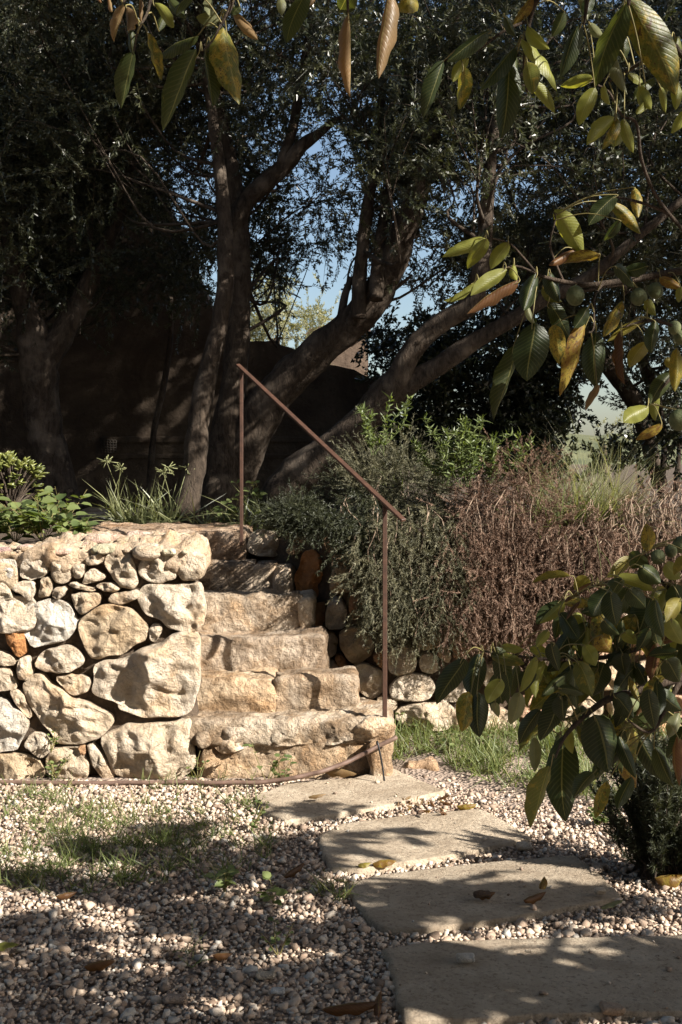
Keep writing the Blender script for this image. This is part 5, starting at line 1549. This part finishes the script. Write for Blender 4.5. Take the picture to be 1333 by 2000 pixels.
    for x, y, r, d in [(1124,577,18,2.66),(1248,580,16,2.68),(1281,568,15,2.7),(1318,640,13,2.7),(1331,657,15,2.71),(1327,820,20,2.68),(1286,1088,14,2.58),(1311,1076,12,2.6),(1331,1064,16,2.62),(1232,1374,17,2.5)]:
        c = P(x, y, d); rr = r * d / F
        bm = bmesh.new(); bmesh.ops.create_icosphere(bm, subdivisions=3, radius=rr)
        for v in bm.verts: v.co = v.co * (1 + .05 * noise.noise(v.co * 40 + c * 30) + .03 * noise.noise(v.co * 160)) ; v.co.z *= 1.1
        me = bpy.data.meshes.new('walnut'); bm.to_mesh(me); bm.free(); me.materials.append(M['walnut'])
        me.polygons.foreach_set('use_smooth', [True] * len(me.polygons))
        o = link(bpy.data.objects.new('walnut', me), root); o.location = c
        q = min(skel, key=lambda s: (s[0] - c).length)
        mb = MB(); tube(mb, spline([(q[0], .0025), (q[0].lerp(c, .5) + Vector((0, 0, .01)), .002), (c + Vector((0, 0, rr * .9)), .002)], 4), 5); mb.build('stalk', M['petiole'], root)

    # the rest of the crown, beyond the right edge: it throws the dappled shade over gravel and slabs
    patches = SHADE
    P_, out_l = [], []
    for cx, cy, rx, ry, cnt, zmin, zmax in patches:
        subs = [(random.uniform(-1, 1), random.uniform(-1, 1)) for _ in range(max(3, cnt // 12))]
        k = 0; tries = 0
        while k < cnt and tries < cnt * 12:
            tries += 1
            s = random.choice(subs)
            u, v = s[0] + random.gauss(0, .16), s[1] + random.gauss(0, .28)
            if u * u + v * v > 1.35: continue
            g = G(cx + u * rx, cy + v * ry, 0)
            z = random.uniform(zmin, zmax)
            p = g + SUN * (z / SUN.z)
            sx, sy = CX + p.x * F / max(p.y, .05), HY - (p.z - EYE) * F / max(p.y, .05)
            if p.y > .3 and -80 < sx < 1420 and -120 < sy < 2100: continue
            if p.y < .25 and abs(p.x) < .5: continue
            P_.append(p[:]); k += 1
    # a loose fringe that does not aim anywhere
    for _ in range(260):
        P_.append((random.gauss(2.7, .7), random.gauss(.2, .5), random.gauss(3.4, .4)))
    # unseen boughs added overhead to cut the sky fill
    for _ in range(1500):
        c = random.choice(((-1.6, 1.6, 3.6), (-.4, 1.2, 3.4), (-1.9, 3.4, 4.3), (-.4, 3.3, 4.1), (.9, 2.9, 3.9), (0, -.6, 3.4), (-2.4, .2, 3.6)))
        p = (c[0] + random.gauss(0, .45), c[1] + random.gauss(0, .5), c[2] + random.gauss(0, .3))
        if p[0] < 1.7 and EYE + 1100 * max(p[1], .1) / F < p[2]: P_.append(p)
    P_ = np.array(P_); n = len(P_)
    src = []
    for k in range(5):
        V, Fc = [], []
        for j in range(3):
            a = random.random() * 6.283
            p0 = Vector((random.gauss(0, .02), random.gauss(0, .02), random.gauss(0, .02)))
            p1 = p0 + Vector((math.cos(a) * .1, math.sin(a) * .1, random.uniform(-.1, .0)))
            ax = (p1 - p0); sd_ = ax.cross(Vector((0, 0, 1))).normalized() * .028; nV = len(V)
            V += [p0, p0.lerp(p1, .3) - sd_ + Vector((0, 0, .008)), p0.lerp(p1, .35), p0.lerp(p1, .3) + sd_ + Vector((0, 0, .008)), p0.lerp(p1, .72) - sd_ * .8, p0.lerp(p1, .72) + sd_ * .8, p1]
            Fc += [(nV, nV + 3, nV + 2, nV + 1), (nV + 1, nV + 2, nV + 6, nV + 4), (nV + 2, nV + 3, nV + 5, nV + 6)]
        V = [tuple(v) for v in V]
        src.append((np.array(V), np.array(Fc)))
    tag(scatter('foliage', src, P_, rot_to(np.stack([RNG.normal(0, .3, n), RNG.normal(0, .3, n), np.ones(n)], 1)), np.where((P_[:, 0] < 1.7) & (P_[:, 2] > 2.8), 1.7, 1.0) * RNG.uniform(.8, 1.3, n), M['foliage'], root), kind='stuff')
    # limbs that carry it
    mb = MB()
    for _ in range(60):
        c = Vector(P_[random.randrange(n)])
        b = min(trunk, key=lambda q: (q[0] - c).length + (0.8 if q[0].z > c.z else 0))
        mid = b[0].lerp(c, .55) + Vector((random.gauss(0, .1), random.gauss(0, .1), .15))
        tube(mb, spline([(b[0], min(.02, b[1] * .4)), (mid, .009), (c, .003)], 5), 5, cap=False)
    tag(mb.build('branchwork', M['twig'], root), kind='stuff')

# ground patches kept in shade by the crown: photo px centre, radii, number of leaf sprays, height range of those sprays
SHADE = [
    (420, 1640, 330, 34, 90, 1.7, 2.8), (300, 1700, 300, 30, 60, 1.7, 2.8), (520, 1705, 130, 26, 34, 1.6, 2.6),
    (150, 1800, 280, 22, 50, 1.7, 2.6), (520, 1800, 200, 18, 30, 1.7, 2.6), (350, 1905, 460, 34, 85, 1.7, 2.6), (250, 1985, 500, 34, 75, 1.7, 2.5),
    (945, 1756, 235, 24, 140, 1.5, 2.4), (1240, 1890, 190, 60, 95, 1.5, 2.3), (900, 1872, 130, 9, 14, 1.5, 2.3), (890, 1925, 140, 12, 16, 1.5, 2.3), (1010, 1965, 260, 20, 44, 1.5, 2.3), (640, 1970, 120, 30, 20, 1.6, 2.4),
    (560, 1580, 110, 12, 12, 1.8, 2.6), (680, 1640, 110, 12, 7, 1.8, 2.4), (1290, 1670, 90, 40, 60, 1.4, 2.2), (800, 1780, 120, 14, 24, 1.6, 2.2),
]
build_walnut()

# ------------------------------------------------------------------ small things on the ground
def build_litter():
    def fallen(px, py, ang, L, w, kind, label, z=0.012, curl=.7, tilt=.15):
        b = G(px, py, z)
        dr = Vector((math.cos(ang), math.sin(ang), tilt))
        p0 = b - dr * L / 2; p1 = b + dr * L / 2
        p0.z = max(p0.z, z); p1.z = max(p1.z, z)
        o = add_leaf('fallen_leaf', p0, p1, w, Vector((random.gauss(0, .25), random.gauss(-.2, .2), 1)), kind, None, fold=.2, sag=.07, curl=curl, wav=.6)
        tag(o, label, 'leaf', 'fallen leaves on gravel and slabs')
    fallen(664, 1508, -.35, .17, .075, 'b', 'large curled tan leaf lying at the foot of the lowest step', .05, .9, .0)
    fallen(948, 1746, .2, .07, .05, 'r', 'small dark crumpled leaf left of the lump on the shaded slab', .045, 1.2)
    fallen(1045, 1752, .5, .10, .05, 'r', 'dark curled leaf lying on the right half of the shaded slab', .045, 1.0)
    fallen(1060, 1730, 1.3, .07, .035, 'o', 'yellowish upright leaf scrap on the shaded slab', .05, .5, .6)
    fallen(1196, 1768, .6, .10, .04, 'p', 'pale green fallen leaf on the gravel right of the shaded slab', .03, .4)
    fallen(912, 1574, .1, .09, .05, 'o', 'brown curled leaf at the back edge of the second slab', .03, .9)
    fallen(752, 1686, .0, .09, .05, 'o', 'mottled yellow leaf at the front edge of the second slab', .03, .6)
    fallen(712, 1688, .4, .05, .035, 'w', 'little yellow leaf beside the mottled one by the second slab', .03, .6)
    fallen(690, 1968, .15, .17, .06, 'r', 'dark brown leaf on the gravel left of the nearest slab', .03, 1.0)
    fallen(742, 1965, 1.4, .11, .05, 'r', 'dark curled leaf touching the left edge of the nearest slab', .03, 1.0, .3)
    fallen(575, 1705, .9, .10, .05, 'r', 'dark withered leaf standing in the shaded gravel', .03, 1.1, .5)
    fallen(195, 1884, .1, .09, .05, 'r', 'dark leaf on the gravel at the lower left', .02, .8)
    fallen(435, 1865, .1, .06, .04, 'r', 'small dark leaf on the gravel near the bottom', .02, .8)
    fallen(10, 1848, -.2, .09, .05, 'y', 'fresh green fallen leaf at the left edge of the gravel', .02, .3)
    fallen(1310, 1714, -.1, .11, .09, 'o', 'broad mottled brown leaf under the dark needle bush', .04, .9)
    fallen(620, 1555, .1, .08, .03, 'b', 'thin tan leaf in the shadow band on the first slab', .045, .6)
    fallen(130, 1748, .2, .07, .04, 'r', 'dark leaf below the grass tuft at the left', .02, .9)
    # dry debris between the first two slabs
    root = empty('leaf_debris', 'heap of dry brown leaf crumbs between the first two slabs', 'debris', G(800, 1572))
    for k in range(26):
        b = G(random.gauss(815, 38), random.gauss(1574, 9), .02 + random.random() * .03)
        a = random.random() * 6.28; L = random.uniform(.02, .055)
        dr = Vector((math.cos(a), math.sin(a), random.gauss(0, .4)))
        add_leaf('crumb', b - dr * L / 2, b + dr * L / 2, L * .5, Vector((random.gauss(0, .5), random.gauss(0, .5), 1)), random.choice('brb'), root, .3, .1, 1.0, .8)
    # loose stones
    for px, py, r, col, lab, z in [
        (822, 1502, .085, (0.42, .30, .2), 'rough reddish tan rock beside the first slab at the grass', .0),
        (942, 1749, .030, (0.10, .07, .05), 'dark lump of stone lying on the shaded slab', .04),
        (1172, 1741, .016, PALE, 'small pale stone on the right end of the shaded slab', .04),
        (910, 1873, .028, GREY, 'flat grey stone on the back of the nearest slab', .035),
        (1032, 1858, .010, PALE, 'tiny white stone on the nearest slab', .035),
        (1197, 1973, .034, (0.33, .26, .2), 'round brown stone at the front edge of the nearest slab', .02),
        (543, 1937, .022, (0.55, .56, .56), 'flat bluish white pebble on the gravel near the bottom', .012),
        (520, 1906, .03, PALE, 'large pale pebble in the lit gravel near the bottom', .012),
        (343, 1952, .032, (0.36, .29, .24), 'large brown pebble near the bottom edge', .012),
        (1024, 1655, .03, PALE, 'white stone at the right corner of the second slab', .015),
        (1165, 1700, .025, (0.4, .33, .27), 'rounded pebble at the right end of the shaded slab', .015),
        (1170, 1692, .03, (0.36, .3, .25), 'greyish pebble beside the dark needle bush', .012)]:
        b = G(px, py, z)
        m = rough_block(b.x - r, b.x + r, b.y - r * .75, b.y + r * .75, z - r * .25, z + r * (.62 if r > .05 else .5), r * .24, r * .42, r * .2, px * .1)
        o = m.build('rock' if r > .05 else 'stone', M['stone'], None, True, (*col, 1))
        tag(o, lab, 'rock' if r > .05 else 'stone')
    # brown irrigation hose along the wall foot
    pts = [(-60, 1533, 5.52), (200, 1530, 5.5), (330, 1528, 5.5), (430, 1529, 5.46), (520, 1527, 5.45), (590, 1516, 5.44), (640, 1503, 5.46), (690, 1483, 5.5), (730, 1462, 5.52), (775, 1440, 5.54)]
    path = spline([(P(x, y, d), .0105) for x, y, d in pts], 7)
    for i, (p, r) in enumerate(path): path[i] = (Vector((p.x, p.y + .004 * math.sin(i * .9), max(p.z, .008))), r)
    mb = MB(); tube(mb, path, 10, .06, 30)
    tag(mb.build('garden_hose', M['hose']), 'dull brown hose lying along the foot of wall and steps', 'hose')
    a, b = P(742, 1456, 5.49), P(751, 1496, 5.46); b.z = .03
    mb = MB(); tube(mb, spline([(a + Vector((-.012, .03, .0)), .0045), (a + Vector((-.01, -.02, .018)), .0045), (a.lerp(b, .5) + Vector((0, -.01, 0)), .0045), (b, .0045)], 5), 6)
    tag(mb.build('strap', M['black']), 'short black strap looped over the brown hose', 'strap')
build_litter()

# every group node stands at the base of its thing
for o in list(SC.objects):
    if o.type == 'EMPTY' and 'at' in o:
        at = Vector(o['at']); del o['at']
        o.location = at
        for ch in o.children: ch.location = ch.location - at
